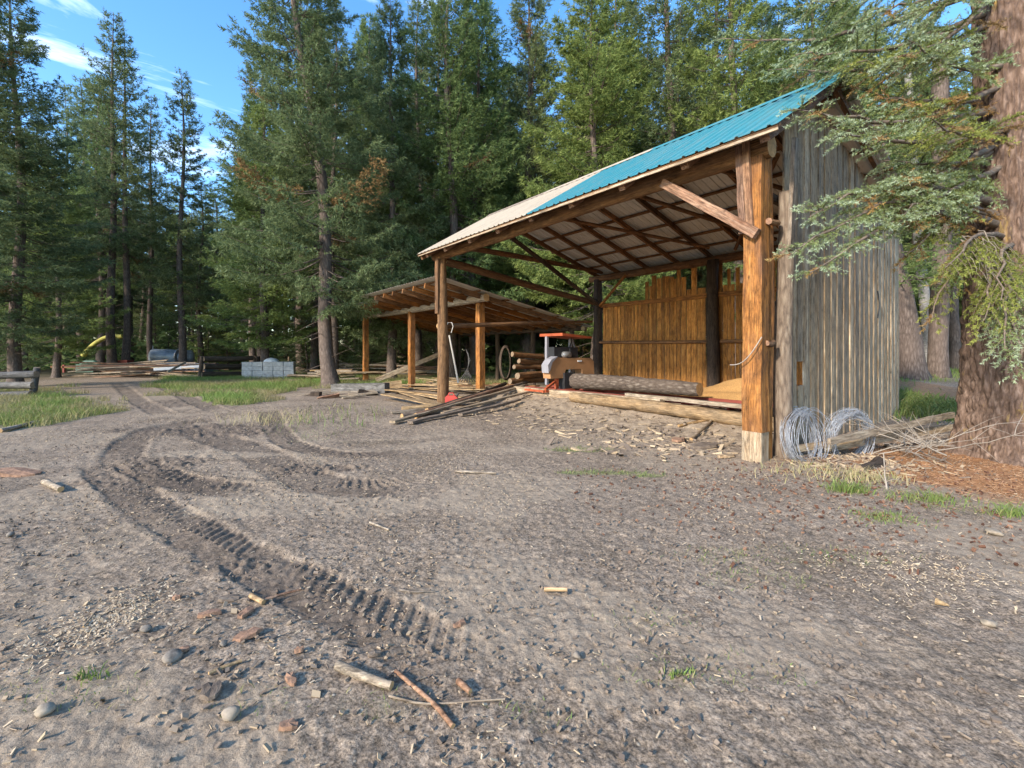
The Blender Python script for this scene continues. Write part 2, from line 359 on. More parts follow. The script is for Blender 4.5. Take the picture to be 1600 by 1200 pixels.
# ground material: masks carry where mud, grass, needles and pale dust really lie
k = N('bare yard earth'); g = k.coord('Object', (1, 1, 1), False)
a = k.n('Attribute', attribute_name='mask'); sp = k.n('SeparateColor'); k.l(a.outputs['Color'], sp.inputs[0])
n1 = k.noise(g, 1.1, 6, .6); n2 = k.noise(g, 14, 8, .75); n3 = k.noise(g, 70, 4, .7)
c = k.ramp(n1, [(.3, (.20, .148, .102)), (.5, (.252, .188, .132)), (.7, (.30, .228, .162))])
c = k.mix(.85, c, k.ramp(n2, [(.32, BW(.18)), (.5, BW(.5)), (.68, BW(.85))]), 'OVERLAY')
c = k.mix(.8, c, k.ramp(n3, [(.36, BW(.15)), (.64, BW(.85))]), 'OVERLAY')
vo = k.n('TexVoronoi'); vo.inputs['Scale'].default_value = 26; vo.inputs['Randomness'].default_value = 1; k.l(g, vo.inputs['Vector'])
vm = k.ramp(vo.outputs['Distance'], [(.10, BW(.8)), (.24, BW(0))]); vsel = k.n('SeparateColor'); k.l(vo.outputs['Color'], vsel.inputs[0])
vmask = k.mix(1.0, vm, k.ramp(vsel.outputs[0], [(.6, BW(0)), (.64, BW(1))]), 'MULTIPLY')
vcol = k.ramp(vsel.outputs[1], [(0, (.10, .085, .075)), (.4, (.26, .20, .15)), (.7, (.42, .33, .22)), (1, (.55, .47, .36))]); c = k.mix(vmask, c, vcol)
def brk(o_, amt=.9, w=1.6):
    x = k.n('Math', operation='SUBTRACT'); k.l(n2b, x.inputs[0]); x.inputs[1].default_value = .5
    y = k.n('Math', operation='MULTIPLY_ADD'); k.l(x.outputs[0], y.inputs[0]); y.inputs[1].default_value = w
    k.l(o_, y.inputs[2]); z = k.n('Math', operation='MULTIPLY'); k.l(o_, z.inputs[0]); k.l(k.ramp(y.outputs[0], [(.15, BW(0)), (.6, BW(1.0))]), z.inputs[1])
    y2 = k.n('Math', operation='MULTIPLY'); k.l(z.outputs[0], y2.inputs[0]); y2.inputs[1].default_value = amt*1.15; y2.use_clamp = True; return y2.outputs[0]
n2b = k.noise(g, 7, 9, .8)
c = k.mix(brk(sp.outputs[0]), c, k.ramp(n2, [(.3, (.075, .055, .040)), (.7, (.175, .13, .096))]))
c = k.mix(brk(sp.outputs[1], .8), c, k.ramp(n2, [(.3, (.09, .10, .03)), (.7, (.22, .25, .08))]))
c = k.mix(brk(sp.outputs[2]), c, k.ramp(n2, [(.3, (.22, .095, .04)), (.7, (.52, .25, .10))]))
a2 = k.n('Attribute', attribute_name='mask2'); sp2 = k.n('SeparateColor'); k.l(a2.outputs['Color'], sp2.inputs[0])
c = k.mix(brk(sp2.outputs[0], .7), c, k.ramp(n2, [(.3, (.28, .208, .142)), (.7, (.40, .312, .22))]))
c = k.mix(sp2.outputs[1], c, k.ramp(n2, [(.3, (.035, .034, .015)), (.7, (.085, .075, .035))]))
nb = k.bump(n2, .7, .03); nb = k.bump(n3, .5, .008, nb); nb = k.bump(vmask, .6, .01, nb)
M['ground'] = k.out(c, nb, .95); k.b.inputs['Specular IOR Level'].default_value = .15

# ------------------------------------------------------------------ ground with real tyre tracks
TRK = [  # photo-measured centre lines, width m, depth m, lug height m
 ([(150,722),(185,755),(232,788),(300,828),(400,880),(480,920),(560,958),(640,996),(720,1034),(800,1068),(900,1110)], .42, .040, .050, .105),
 ([(270,662),(330,682),(400,705),(455,738),(510,758),(580,764),(660,757),(730,742)], .62, .04, .05, .13),
 ([(205,722),(250,745),(310,758),(370,766),(430,768),(480,762)], .46, .06, .085, .16),
 ([(345,655),(290,660),(235,672),(205,690),(190,712),(200,735)], .5, .05, .05, .15),
 ([(420,645),(430,668),(445,690),(500,707),(560,712),(630,706),(700,700)], .42, .04, .06, .16),
 ([(520,700),(560,690),(640,690),(720,683),(790,680)], .35, .03, .035, .16),
 ([(830,905),(880,960),(930,1030),(960,1120),(985,1180)], .38, .012, .020, .13),
 ([(560,775),(620,800),(700,815)], .4, .01, .014, .13),
 ([(185,600),(215,625),(262,650)], .5, .05, .03, .2),
 ([(235,596),(290,620),(345,645)], .5, .05, .03, .2),
 ([(60,800),(95,880),(140,1000),(180,1150)], .34, .010, .002, .13),
]
def tracks(x, y):
    dh = np.zeros_like(x); mud = np.zeros_like(x)
    for pts, w, dep, lug, pitch in TRK:
        P = np.array([gpt(*p) for p in pts]); s0 = 0
        # resample smoothly
        t = np.linspace(0, len(P)-1, 60); i = np.arange(len(P)); C = np.stack([np.interp(t, i, P[:, 0]), np.interp(t, i, P[:, 1])], 1)
        for _ in range(6): C[1:-1] = (C[:-2]+2*C[1:-1]+C[2:])/4
        lo = C.min(0)-w; hi = C.max(0)+w
        sel = np.where((x > lo[0]) & (x < hi[0]) & (y > lo[1]) & (y < hi[1]))[0]
        if not len(sel): continue
        X = x[sel]; Y = y[sel]; best = np.full(len(sel), 1e9); sg = np.zeros(len(sel)); ss = np.zeros(len(sel)); tt = np.zeros(len(sel))
        seglen = np.linalg.norm(np.diff(C, axis=0), axis=1); cum = np.concatenate([[0], np.cumsum(seglen)])
        for q in range(len(C)-1):
            d = C[q+1]-C[q]; l2 = max(d@d, 1e-9); u = np.clip(((X-C[q, 0])*d[0]+(Y-C[q, 1])*d[1])/l2, 0, 1)
            ex = X-C[q, 0]-u*d[0]; ey = Y-C[q, 1]-u*d[1]; dd = np.hypot(ex, ey); m = dd < best
            best[m] = dd[m]; sg[m] = np.sign(ex*d[1]-ey*d[0])[m]; ss[m] = (cum[q]+u*seglen[q])[m]
        v = best*sg; wn = (fbm(X*5, Y*5, 3, 77)-.5)*.09
        e = 1-sstep(np.abs(v)+wn, w*.42, w*.56)
        fade = sstep(ss, 0, .35)*(1-sstep(ss, cum[-1]-1.3, cum[-1]))
        ph = ((ss+.62*np.abs(v)+(v > 0)*pitch*.5+wn*.35)/pitch) % 1.0
        bar = sstep(ph, .04, .16)*(1-sstep(ph, .42, .66))
        worn = .10+.90*sstep(fbm(X*1.7, Y*1.7, 2, 5), .3, .6)
        berm = np.exp(-((np.abs(v)-w*.60)/(w*.11))**2)*(.4+fbm(X*9, Y*9, 3, 8))
        z = e*(-dep*.5+lug*.36*bar*worn)+berm*dep*.14
        dh[sel] += z*fade; mud[sel] = np.maximum(mud[sel], fade*np.clip(e*.85+berm*.3, 0, 1)*min(1, (dep+lug)*8))
    return dh, mud
def ell(x, y, px, py, rx, ry, n=.5, seed=1):
    """irregular patch given in metres about the ground point seen at px,py"""
    cx, cy = gpt(px, py); d = np.hypot((x-cx)/rx, (y-cy)/ry)+(fbm(x*1.3, y*1.3, 4, seed)-.5)*n*2
    return 1-sstep(d, .6, 1.1)
def in_poly(x, y, poly):
    P = [gpt(*p) for p in poly]; r_ = np.zeros(x.shape, bool); j_ = len(P)-1
    for i_ in range(len(P)):
        xi, yi = P[i_]; xj, yj = P[j_]; c_ = ((yi > y) != (yj > y)) & (x < (xj-xi)*(y-yi)/((yj-yi) or 1e-9)+xi); r_ ^= c_; j_ = i_
    return r_.astype(float)
GP = [[(-300, 598), (70, 606), (120, 616), (180, 628), (188, 640), (140, 652), (60, 668), (-60, 682), (-500, 690)],
      [(232, 602), (262, 593), (300, 586), (420, 586), (560, 590), (540, 604), (470, 606), (430, 618), (405, 630), (350, 636), (300, 626), (262, 614)],
      [(520, 597), (560, 588), (720, 586), (830, 590), (800, 600), (700, 603), (560, 606)], [(300, 588), (330, 572), (1000, 572), (830, 592), (560, 590)],
      [(440, 652), (520, 640), (600, 655), (560, 680), (480, 690), (430, 675)]]
def grass_mask(x, y):
    sc = .10*y; jx = x+(fbm(x*.9, y*.9, 4, 21)-.5)*sc*1.6; jy = y+(fbm(x*.9+40, y*.9, 4, 22)-.5)*sc*2.2; m = np.zeros_like(x)
    for q, g_ in enumerate(GP): m = np.maximum(m, in_poly(jx, jy, g_)*(1, 1, .8, .45, .10)[q])
    m = np.maximum(m, sstep(x, 10.5, 12)*sstep(y-.1*x+(fbm(x*.9, y*.9, 4, 21)-.5)*2, 13, 15)*(1-sstep(y, 32, 40)))
    for p in ((905,703,.55,.16),(950,738,.75,.13),(1015,742,.3,.12),(1325,765,.22,.16),(1160,600,0.01,.01)):
        m = np.maximum(m, .8*ell(x, y, *p))
    return np.clip(m, 0, 1)
def green_faint(x, y):
    m = np.zeros_like(x)
    for p in ((1250,870,1.0,.18),(1180,905,.5,.15),(1020,970,.35,.12),(1380,770,.5,.3),(1480,790,.5,.3),(1100,1050,.5,.15),(830,1110,.2,.12),(600,1100,.25,.1),(90,1090,.35,.14),(410,1105,.2,.12),(590,690,1.2,.6)):
        m = np.maximum(m, ell(x, y, *p))
    return m
def orange_mask(x, y):
    d = np.hypot((x-6.6)/3.1, (y-5.9)/1.9)+(fbm(x*1.2, y*1.2, 4, 31)-.5)*1.1
    m = (1-sstep(d, .45, 1.15))*(.6+.4*fbm(x*4, y*4, 3, 33)); d2 = np.hypot((x-12)/3, (y-14)/2.4)+(fbm(x, y, 3, 36)-.5)
    return np.clip(np.maximum(m, .6*(1-sstep(d2, .5, 1.2))), 0, 1)
# one sheet, finest in the yard, out to the horizon on every side
r = np.concatenate([[.25], np.geomspace(.6, 1.5, 24)[:-1], np.geomspace(1.5, 9.5, 430)[:-1], np.geomspace(9.5, 28, 130)[:-1], np.geomspace(28, 900, 50)])
th = np.concatenate([np.linspace(R(-56), R(56), 760), np.linspace(R(56), R(304), 90)[1:-1]])
RR, TH = np.meshgrid(r, th, indexing='ij'); gx = (RR*np.sin(TH)).ravel(); gy = (RR*np.cos(TH)).ravel()
nr, nt = len(r), len(th)
gz = gh(gx, gy); dh, mud = tracks(gx, gy)
fine = 1-sstep(np.hypot(gx, gy), 14, 26)
a_, b_ = ab(gx, gy); inshed = sstep(b_, -.4, 1.2)*sstep(a_, -.3, .5)*(1-sstep(a_, 8.8, 10))*(1-sstep(b_, 6.4, 7))
churn = np.maximum(ell(gx, gy, 330, 672, 1.6, .9, .6, 4), ell(gx, gy, 500, 735, .9, .35, .5, 6))
churn = np.maximum(churn, .8*ell(gx, gy, 215, 730, .7, .8, .6, 7)); churn = np.maximum(churn, .7*ell(gx, gy, 300, 630, 2.2, 1.2, .5, 8)); churn = np.maximum(churn, .75*ell(gx, gy, 345, 885, .35, .22, .6, 9))
gz = gz+dh+fine*((fbm(gx*6, gy*6, 4, 40)-.5)*.026+(fbm(gx*28, gy*28, 2, 41)-.5)*.014)+churn*((np.abs(fbm(gx*9, gy*9, 3, 42)-.5))*.17-.012)+inshed*(fbm(gx*4, gy*4, 3, 43)-.5)*.10
mudm = np.clip(np.maximum(mud, churn*.75)+.16*sstep(fbm(gx*.8, gy*.8, 5, 44), .52, .7)*fine, 0, 1)
gm = grass_mask(gx, gy); om = orange_mask(gx, gy)
gmf = np.clip(gm*.8+.20*green_faint(gx, gy), 0, 1)
dist = np.hypot(gx, gy); pale = np.clip(.75*sstep(fbm(gx*.8+3, gy*.8, 4, 46), .50, .68)*(1-mudm)+inshed*.8+ell(gx, gy, 350, 710, 1.3, .3)+.7*ell(gx, gy, 500, 790, 1.5, .35)+.5*ell(gx, gy, 120, 860, .5, .8), 0, 1)*(1-sstep(dist, 18, 24))
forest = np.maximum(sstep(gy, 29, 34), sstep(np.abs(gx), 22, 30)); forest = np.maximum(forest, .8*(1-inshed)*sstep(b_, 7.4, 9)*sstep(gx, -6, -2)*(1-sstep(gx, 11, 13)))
V = np.stack([gx, gy, gz], 1); V = np.concatenate([V, [[0, 0, 0.0]]])
i = np.arange(nr-1)[:, None]*nt; j = np.arange(nt)[None]; j2 = (j+1) % nt
Q = np.stack([i+j, i+j2, i+nt+j2, i+nt+j], -1).reshape(-1, 4); Q = Q[:, ::-1]
T = np.stack([np.arange(nt), (np.arange(nt)+1) % nt, np.full(nt, nr*nt)], 1)
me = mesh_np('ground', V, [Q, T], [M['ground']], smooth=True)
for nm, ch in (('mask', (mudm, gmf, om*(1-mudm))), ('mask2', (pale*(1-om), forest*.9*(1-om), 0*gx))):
    at_ = me.attributes.new(nm, 'FLOAT_COLOR', 'POINT'); arr = np.zeros((len(V), 4), np.float32); arr[:, 3] = 1
    for q in range(3): arr[:-1, q] = ch[q]
    at_.data.foreach_set('color', arr.ravel())
go = bpy.data.objects.new('ground', me); COL.objects.link(go); tag(go, 'grey brown bare earth yard with tractor tyre tracks and grassy verges', kind='structure')

# ------------------------------------------------------------------ the sawmill shed
def roofz(b):
    return 4.30+(b+.53)*.62 if b < 2.0 else 5.869-.285*(b-2.0)
shed = empty('sawmill_shed', S(0, 0, 0), 'tall open fronted timber shed with teal and cream metal roof', 'shed')
SA, SB = Vector((*UA, 0)), Vector((*UB, 0)); UP = Vector((0, 0, 1))
# near corner post: hewn, golden, grey at the foot, with a slab behind it
board('post', S(.0, 0, .42), S(-.03, -.02, 4.16), .265, .23, M['orange'], shed, SA, .016, 9, .86, label='thick golden hewn corner post with peeling bark')
board('post_foot', S(.0, 0, -.2), S(.0, 0, .43), .262, .225, M['grey'], shed, SA, .006, 2, label='grey weathered foot of the golden corner post')
log('post', S(-.02, .27, -.1), S(-.02, .27, 4.2), .10, .09, M['orange'], M['cut'], shed, label='round log nailed behind the corner post')
log('post', S(-.17, .50, -.1), S(-.19, .47, 3.75), .125, .10, M['bark_log'], M['cut'], shed, bend=.03, wob=.22, label='bark covered log at the edge of the grey wall')
board('post_slab', S(-.30, .40, 2.9), S(-.36, .38, 4.42), .13, .05, M['paleboard'], shed, SB, .01, 5, label='long bare slab nailed up beside the roof edge')
# slabs nailed to the post head
board('post_slab', S(.09, -.15, 3.13), S(.14, -.16, 4.33), .09, .05, M['rose'], shed, SA, .012, 5)
board('post_slab', S(.00, -.15, 3.15), S(.05, -.17, 4.40), .09, .06, M['rose'], shed, SA, .012, 5)
board('brace', S(-.12, -.20, 3.07), S(1.32, -.20, 4.17), .135, .09, M['rose'], shed, UP, .010, 6, label='pinkish weathered knee brace on the corner post')
log('peg', S(-.17, .02, 3.27), S(-.17, .3, 3.27), .045, .045, M['brown'], M['redbark'], shed, n=8, seg=2)
log('peg', S(-.15, .0, 1.62), S(-.15, .2, 1.62), .04, .04, M['brown'], M['redbark'], shed, n=8, seg=2)
m = MB(); u = np.linspace(0, 1, 14); pts = [tuple(S(-.17+.42*x, -.19-.02*math.sin(3*x), 1.70-.38*x-.12*math.sin(math.pi*x))) for x in u]; m.tube(pts, .008, 5); m.build('wire_loop', M['deadtwig'], shed, True)
# left front post
log('post', S(8.6, 0, -.2), S(8.6, 0, 4.2), .165, .13, M['beamwood'], M['cut'], shed, wob=.18, bend=.03, label='bark patched round front post at the far end')
board('post_slab', S(8.60, -.19, 2.6), S(8.60, -.18, 4.15), .16, .05, M['brown'], shed, SA, .012)
# rear posts
for aa, bb, rr in ((8.6, 6.6, .19), (4.0, 6.42, .18), (.25, 6.7, .16)):
    log('post', S(aa, bb, -.1), S(aa, bb, 4.2), rr, rr*.85, M['darkwood'], M['cutgrey'], shed, wob=.14, bend=.025, label='dark bark covered rear post')
# plates
log('beam', S(-.22, .0, 4.27), S(9.05, .0, 4.31), .15, .13, M['beamwood'], M['cut'], shed, n=12, seg=14, wob=.16, bend=.03, label='long hewn log beam across the open front')
log('beam', S(-.1, 6.6, 4.25), S(8.95, 6.6, 4.25), .12, .11, M['brown'], M['cut'], shed, seg=12, bend=.02)
# ties and braces on the open left end
log('tie', S(8.55, .1, 4.58), S(8.55, 6.8, 4.52), .085, .07, M['brown'], M['cut'], shed)
log('tie', S(8.62, .1, 4.10), S(8.62, 6.7, 3.36), .11, .095, M['brown'], M['cut'], shed, bend=.05)
log('brace', S(8.48, 1.9, 5.32), S(8.48, 6.9, 3.10), .07, .07, M['darkwood'], M['cut'], shed)
log('rail', S(8.7, -.1, 2.24), S(8.7, 6.4, 2.62), .075, .05, M['brown'], M['cut'], shed, label='thin peeled pole rail at the open left end')
log('brace', S(8.4, 6.5, 3.20), S(7.2, 6.5, 4.2), .055, .055, M['orange'], M['cut'], shed, n=8, label='light diagonal strut under the rear beam')
# rafters, front slope and rear slope
RA = [8.75, 7.75, 6.55, 5.4, 4.25, 3.1, 1.95, .8, -.3]
for q, aa in enumerate(RA):
    ja = (random.random()-.5)*.12
    board('rafter', S(aa, -.44, roofz(-.44)-.12), S(aa, 2.0, roofz(2.0)-.12), .15, .12, M['rose'], shed, UP, .006, 4)
    board('rafter', S(aa+ja, 1.98, roofz(2.0)-.15), S(aa, 6.95, roofz(6.95)-.13), .13, .075, M['brown'], shed, UP, .008, 6)
for aa in (9.02,):
    board('rafter_end', S(aa, -.45, roofz(-.45)-.14), S(aa, .3, roofz(.3)-.14), .15, .08, M['brown'], shed, UP, .006, 2)
# purlins
for bb in (-.47, .55, 1.5):
    board('purlin', S(-.5, bb, roofz(bb)-.045), S(9.1, bb, roofz(bb)-.045), .11, .035, M['brown'], shed, SB+UP*(.62), .004, 8)
for bb in (2.35, 3.15, 3.95, 4.75, 5.55, 6.25, 6.98):
    board('purlin', S(-.5, bb, roofz(bb)-.045), S(9.1, bb, roofz(bb)-.045), .11, .035, M['brown'], shed, SB-UP*.285, .006, 8, wane=.02)
board('ridge_board', S(-.48, 2.0, 5.73), S(9.08, 2.0, 5.73), .14, .04, M['brown'], shed, UP, .004, 8)
board('fascia', S(-.5, -.505, roofz(-.5)-.075), S(9.1, -.505, roofz(-.5)-.06), .04, .025, M['grey'], shed, UP, .004, 10)
# wind braces lying under the rear slope
for (a0, b0, a1, b1) in ((6.9, 2.6, 3.9, 6.0), (4.3, 2.4, 2.2, 6.2), (2.2, 2.5, .6, 5.2), (.9, 3.0, 3.3, 6.3)):
    log('wind_brace', S(a0, b0, roofz(b0)-.27), S(a1, b1, roofz(b1)-.24), .055, .05, M['brown'], M['cut'], shed, n=8, label='diagonal pole under the roof')
log('brace', S(.15, 2.3, 5.3), S(1.5, 6.4, 4.3), .07, .06, M['brown'], M['cut'], shed, n=8)
# corrugated sheets, painted above and bare galvanised below
def sheet(name, parent, org, ax, dn, length, width, top, under, rib=.2, hgt=.02, lift=0, sag=.0):
    """ax across the ribs, dn along them; org is the high corner"""
    ax = Vector(ax).normalized(); dn = Vector(dn).normalized(); nn = ax.cross(dn).normalized()
    if nn.z < 0: nn = -nn
    xs = []; x = 0
    while x < width-1e-6:
        for dx, h in ((0, 0), (.35, 0), (.43, 1), (.57, 1), (.65, 0)):
            if x+dx*rib <= width+1e-6: xs.append((x+dx*rib, h*hgt))
        x += rib
    xs.append((width, 0)); m_ = MB(); sg = 4; n = len(xs); V = []
    jl = [(random.random()-.5)*.03 for _ in range(2)]
    for sgn in (0, 1):
        for q in range(sg+1):
            u = q/sg; d = u*length+(jl[0] if q == sg else 0)
            for (xx, hh) in xs: V.append(ax*xx+dn*d+nn*(hh+lift-sgn*.004+sag*math.sin(math.pi*u)))
    F = []; F2 = []; o1 = (sg+1)*n
    for q in range(sg):
        for w_ in range(n-1):
            A = q*n+w_; F.append((A, A+1, A+n+1, A+n)); F2.append((o1+A, o1+A+n, o1+A+n+1, o1+A+1))
    E = [(q*n, (q+1)*n, o1+(q+1)*n, o1+q*n) for q in range(sg)]+[(q*n+n-1, o1+q*n+n-1, o1+(q+1)*n+n-1, (q+1)*n+n-1) for q in range(sg)]
    E += [(w_, o1+w_, o1+w_+1, w_+1) for w_ in range(n-1)]+[(sg*n+w_, sg*n+w_+1, o1+sg*n+w_+1, o1+sg*n+w_) for w_ in range(n-1)]
    # re-express in a local frame with x along the ribs, so streaks follow them
    X = dn; Y = ax; Z = X.cross(Y); Rm = np.array([X, Y, Z]); V = np.array([np.array(v) for v in V])@Rm.T
    me = mesh_np(name, V, [np.array(F+F2+E)], [top, under], [0]*len(F)+[1]*len(F2)+[0]*len(E)); o = bpy.data.objects.new(name, me); COL.objects.link(o)
    place(o, org, X, Y, Z, parent); return o
nS = 10; wS = 9.6/nS
fl = math.hypot(2.53, 2.53*.62)-.01; rl = math.hypot(5.1, 5.1*.285)
for q in range(nS):
    a0 = -.5+q*wS; tm = M['teal'] if a0 < 4.25 else M['cream']
    sheet('roof_sheet', shed, S(a0, 1.99, roofz(1.99)), SA, -(SB+UP*.62), fl+random.random()*.02, wS+.03, tm, M['galv'], lift=.003*(q % 2))
    sheet('roof_sheet', shed, S(a0, 2.01, roofz(2.01)), SA, (SB-UP*.285), rl+random.random()*.05, wS+.03, tm, M['galv'], lift=.003*(q % 2))
for q in range(3):
    m = MB(); a0, a1 = ((-.52, 3.0), (3.0, 6.4), (6.4, 9.12))[q]
    m.add([S(a0, 1.86, roofz(1.86)+.03), S(a1, 1.86, roofz(1.86)+.03), S(a1, 2.0, 5.92), S(a0, 2.0, 5.92), S(a0, 2.2, roofz(2.2)+.035), S(a1, 2.2, roofz(2.2)+.035)], [(0, 1, 2, 3), (3, 2, 5, 4)])
    m.build('ridge_cap', M['teal'] if q < 1 else M['rust'] if q == 2 else M['cream'], shed)
# grey gable wall, board by board
b = .74; q = 0
while b < 7.0:
    w = random.choice([.10, .13, .15, .16, .18]); bc = b+w/2; top = roofz(bc)-.13-random.random()*.12
    lay = -.07-(.017 if q % 2 else 0)-random.random()*.008
    if 1.25 < bc < 1.42:
        for z0, z1 in ((ghf(*S(0, bc, 0)[:2])-.05, .98), (1.36, top)):
            board('gable_board', S(lay, bc, z0), S(lay, bc, z1), w*1.05, .028, M['grey'], shed, SB, .007, 5, wane=.012)
    else:
        board('gable_board', S(lay, bc, ghf(*S(0, bc, 0)[:2])-.06+random.random()*.05), S(lay+(random.random()-.5)*.02, bc+(random.random()-.5)*.03, top), w*1.04, .028, M['grey'], shed, SB, .006, 6, wane=.008)
    b += w*.99; q += 1
for hh in (.6, 2.2, 3.8):
    log('girt', S(.08, .5, hh), S(.08, 6.9, hh), .07, .06, M['darkwood'], M['cut'], shed, n=8)
board('gable_rafter', S(-.18, .3, roofz(.3)-.13), S(-.18, 1.99, roofz(1.99)-.13), .13, .07, M['brown'], shed, UP)
m = MB(); u = np.linspace(0, 1, 12); m.tube([tuple(S(-.16, 5.15+.10*math.sin(x*3.1), 2.75-.55*x)) for x in u], .012, 5); m.build('rope_end', M['black'], shed, True)
# honey coloured back wall
aa = 8.35
while aa > .3:
    w = random.choice([.11, .14, .16, .19]); ac = aa-w/2
    if ac > 6.45: top = 3.22+random.random()*.06
    elif ac > 4.2: top = 3.75+.35*(6.4-ac)/2+random.random()*.28-(.25 if random.random() < .3 else 0)
    else: top = 3.9+random.random()*.25
    if random.random() < .08 and ac < 6.2: top = 4.15
    if 3.2 < ac < 5.0 and random.random() < .35: top = 3.45
    if random.random() < .05 and ac < 3.6: aa -= .05; continue
    board('wall_board', S(ac, 6.62+random.random()*.012, .15), S(ac+(random.random()-.5)*.02, 6.62, top), w*(.90+.06*random.random()), .026, M['wallorange'], shed, SA, .006, 5, wane=.008)
    aa -= w
board('girt', S(8.4, 6.55, 3.20), S(.3, 6.55, 3.17), .14, .05, M['orange'], shed, UP, .006, 8)
log('girt', S(8.4, 6.52, 1.86), S(.3, 6.52, 1.80), .055, .05, M['brown'], M['cut'], shed, n=8)

# ------------------------------------------------------------------ lower lean-to behind
lt = empty('lumber_lean_to', S(10.3, 2.3, 0), 'low lean-to shelter with rusty mono-pitch roof left of the tall shed', 'lean-to')
def lz(b): return 3.86-(b-.43)*.188
for aa, bb, rr, lb in ((10.35, 2.5, .15, 'squared orange post of the lean-to nearest the tall shed'), (15.1, 2.2, .15, 'middle orange post of the lean-to'), (19.6, 1.9, .15, 'far left post of the lean-to with bark on it')):
    board('post', S(aa, bb, -.1), S(aa, bb, 3.25), rr*1.6, rr*1.5, M['orange'], lt, SA, .015, 7, label=lb)
for aa in (10.2, 12.6, 15.3, 18.9):
    log('post', S(aa, 6.9, -.1), S(aa, 6.9, 2.4), .12, .10, M['darkwood'], M['cutgrey'], lt)
log('beam', S(9.7, 2.3, 3.33), S(20.0, 2.05, 3.30), .13, .12, M['paleboard'], M['cut'], lt, seg=10, bend=.02, label='grey log beam on the front posts of the lean-to')
log('beam', S(9.6, 6.9, 2.44), S(20, 6.9, 2.44), .11, .10, M['darkwood'], M['cut'], lt, seg=10)
for q in range(13):
    aa = 9.9+q*.85; b0 = .55 if q < 7 else 1.05
    board('rafter', S(aa, b0, lz(b0)-.15), S(aa, 7.4, lz(7.4)-.13), .17, .075, M['orange'] if q % 3 else M['brown'], lt, UP, .008, 5)
for bb in (.7, 2.0, 3.2, 4.4, 5.6, 6.9):
    board('purlin', S(9.65, bb, lz(bb)-.035), S(20.3 if bb > 1 else 16.0, bb, lz(bb)-.035), .12, .035, M['brown'], lt, SB-UP*.19, .006, 6, wane=.02)
for q in range(11):
    a0 = 9.6+q*.97; b0 = .42 if q < 7 else 1.0; sheet('roof_sheet', lt, S(a0, b0, lz(b0)), SA, SB-UP*.188, (7.6-b0)*1.017, 1.0, M['rust'] if q not in (8, 9, 10) else M['greenpaint'], M['galv'], lift=.004*(q % 2)+random.random()*.01)

# ------------------------------------------------------------------ portable band sawmill
ML = S(7.2, 3.5, 0); base = ghf(ML.x, ML.y)
mill = empty('band_sawmill', S(7.2, 3.5, base), 'portable band sawmill with dusty orange saw head and red canopy', 'sawmill')
def MP(da, b, h): return tuple(S(7.2+da, b, h))
pan = [(2.75, .71), (2.72, .95), (2.82, 1.18), (3.02, 1.33), (4.50, 1.31), (4.64, 1.20), (4.66, .79), (4.12, .79), (4.08, .97), (3.38, .97), (3.28, .71)]
m = MB(); m.prism(pan, -.16, .16, 0, lambda u, v, w: MP(w, u, v)); m.build('blade_guard', [M['tanpanel']], mill)
m = MB(); m.prism([(2.64, .88), (2.62, 1.12), (2.76, 1.28), (3.0, 1.37), (3.0, 1.34), (2.8, 1.2), (2.70, .95)], -.19, .10, 0, lambda u, v, w: MP(w, u, v)); m.build('guard_edge', [M['lilac']], mill)
m = MB(); m.box(MP(-.165, 3.98, 1.22), (.17, .02, .05), 0, math.atan2(UB[1], UB[0])); m.build('sticker', M['white'], mill)
for bb in (3.0, 4.02):
    board('upright', MP(.28, bb, .5), MP(.28, bb, 1.98), .08, .08, M['lilac'], mill, SB, 0, 1)
m = MB(); m.prism([(2.95, 1.98), (4.22, 1.92), (4.22, 1.98), (2.95, 2.06)], -.45, .55, 0, lambda u, v, w: MP(w, u, v)); m.build('canopy', M['orangepaint'], mill)
m = MB(); m.box(MP(.2, 3.5, 1.50), (.95, .45, .30), 0, math.atan2(UB[1], UB[0])); m.box(MP(.2, 3.85, 1.44), (.35, .5, .42), 0, math.atan2(UB[1], UB[0])); m.build('engine', M['black'], mill)
m = MB(); m.tube([MP(-.1, 3.30, 1.42), MP(-.1, 3.34, 1.42), MP(-.1, 3.6, 1.42), MP(-.1, 3.64, 1.42)], [.05, .095, .095, .05], 12); m.build('muffler', M['steel'], mill, True)
m = MB(); u = np.linspace(0, 1, 12); m.tube([MP(0, 3.62+.16*math.sin(x*2.2), 1.55+.45*x) for x in u], .018, 6); m.build('hose', M['black'], mill, True)
board('brace', MP(.3, 4.55, .9), MP(.3, 4.12, 1.95), .05, .04, M['lilac'], mill, SA, 0, 1)
board('mast', MP(-.1, 3.05, .30), MP(-.1, 3.05, .75), .09, .09, M['orangepaint'], mill, SB, 0, 1)
for dz in ((MP(-.3, 2.4, .42), MP(-.1, 3.0, .62)), (MP(-.3, 2.3, .36), MP(-.3, 3.6, .36)), (MP(.5, 2.4, .36), MP(.5, 3.6, .36)), (MP(-.35, 2.4, .36), MP(.6, 2.4, .36))):
    board('carriage_bar', dz[0], dz[1], .06, .06, M['orangepaint'], mill, UP, 0, 1)
m = MB(); m.box(MP(0, 3.45, .62), (.35, .5, .5), 0, .6); m.build('gearbox', M['black'], mill)
for bb in (3.02, 3.95):
    board('rail', S(8.5, bb, .36), S(.5, bb, .36), .08, .06, M['redpaint'], mill, UP, 0, 1)
for aa in np.arange(.8, 8.4, 1.05):
    board('cross_bar', S(aa, 2.95, .31), S(aa, 4.02, .31), .07, .05, M['redpaint'], mill, UP, 0, 1)
lg = log('saw_log', S(6.75, 3.45, .62), S(2.75, 3.45, .66), .225, .16, M['bark_dark'], M['cut'], None, n=20, seg=30, wob=.16, bend=.03)
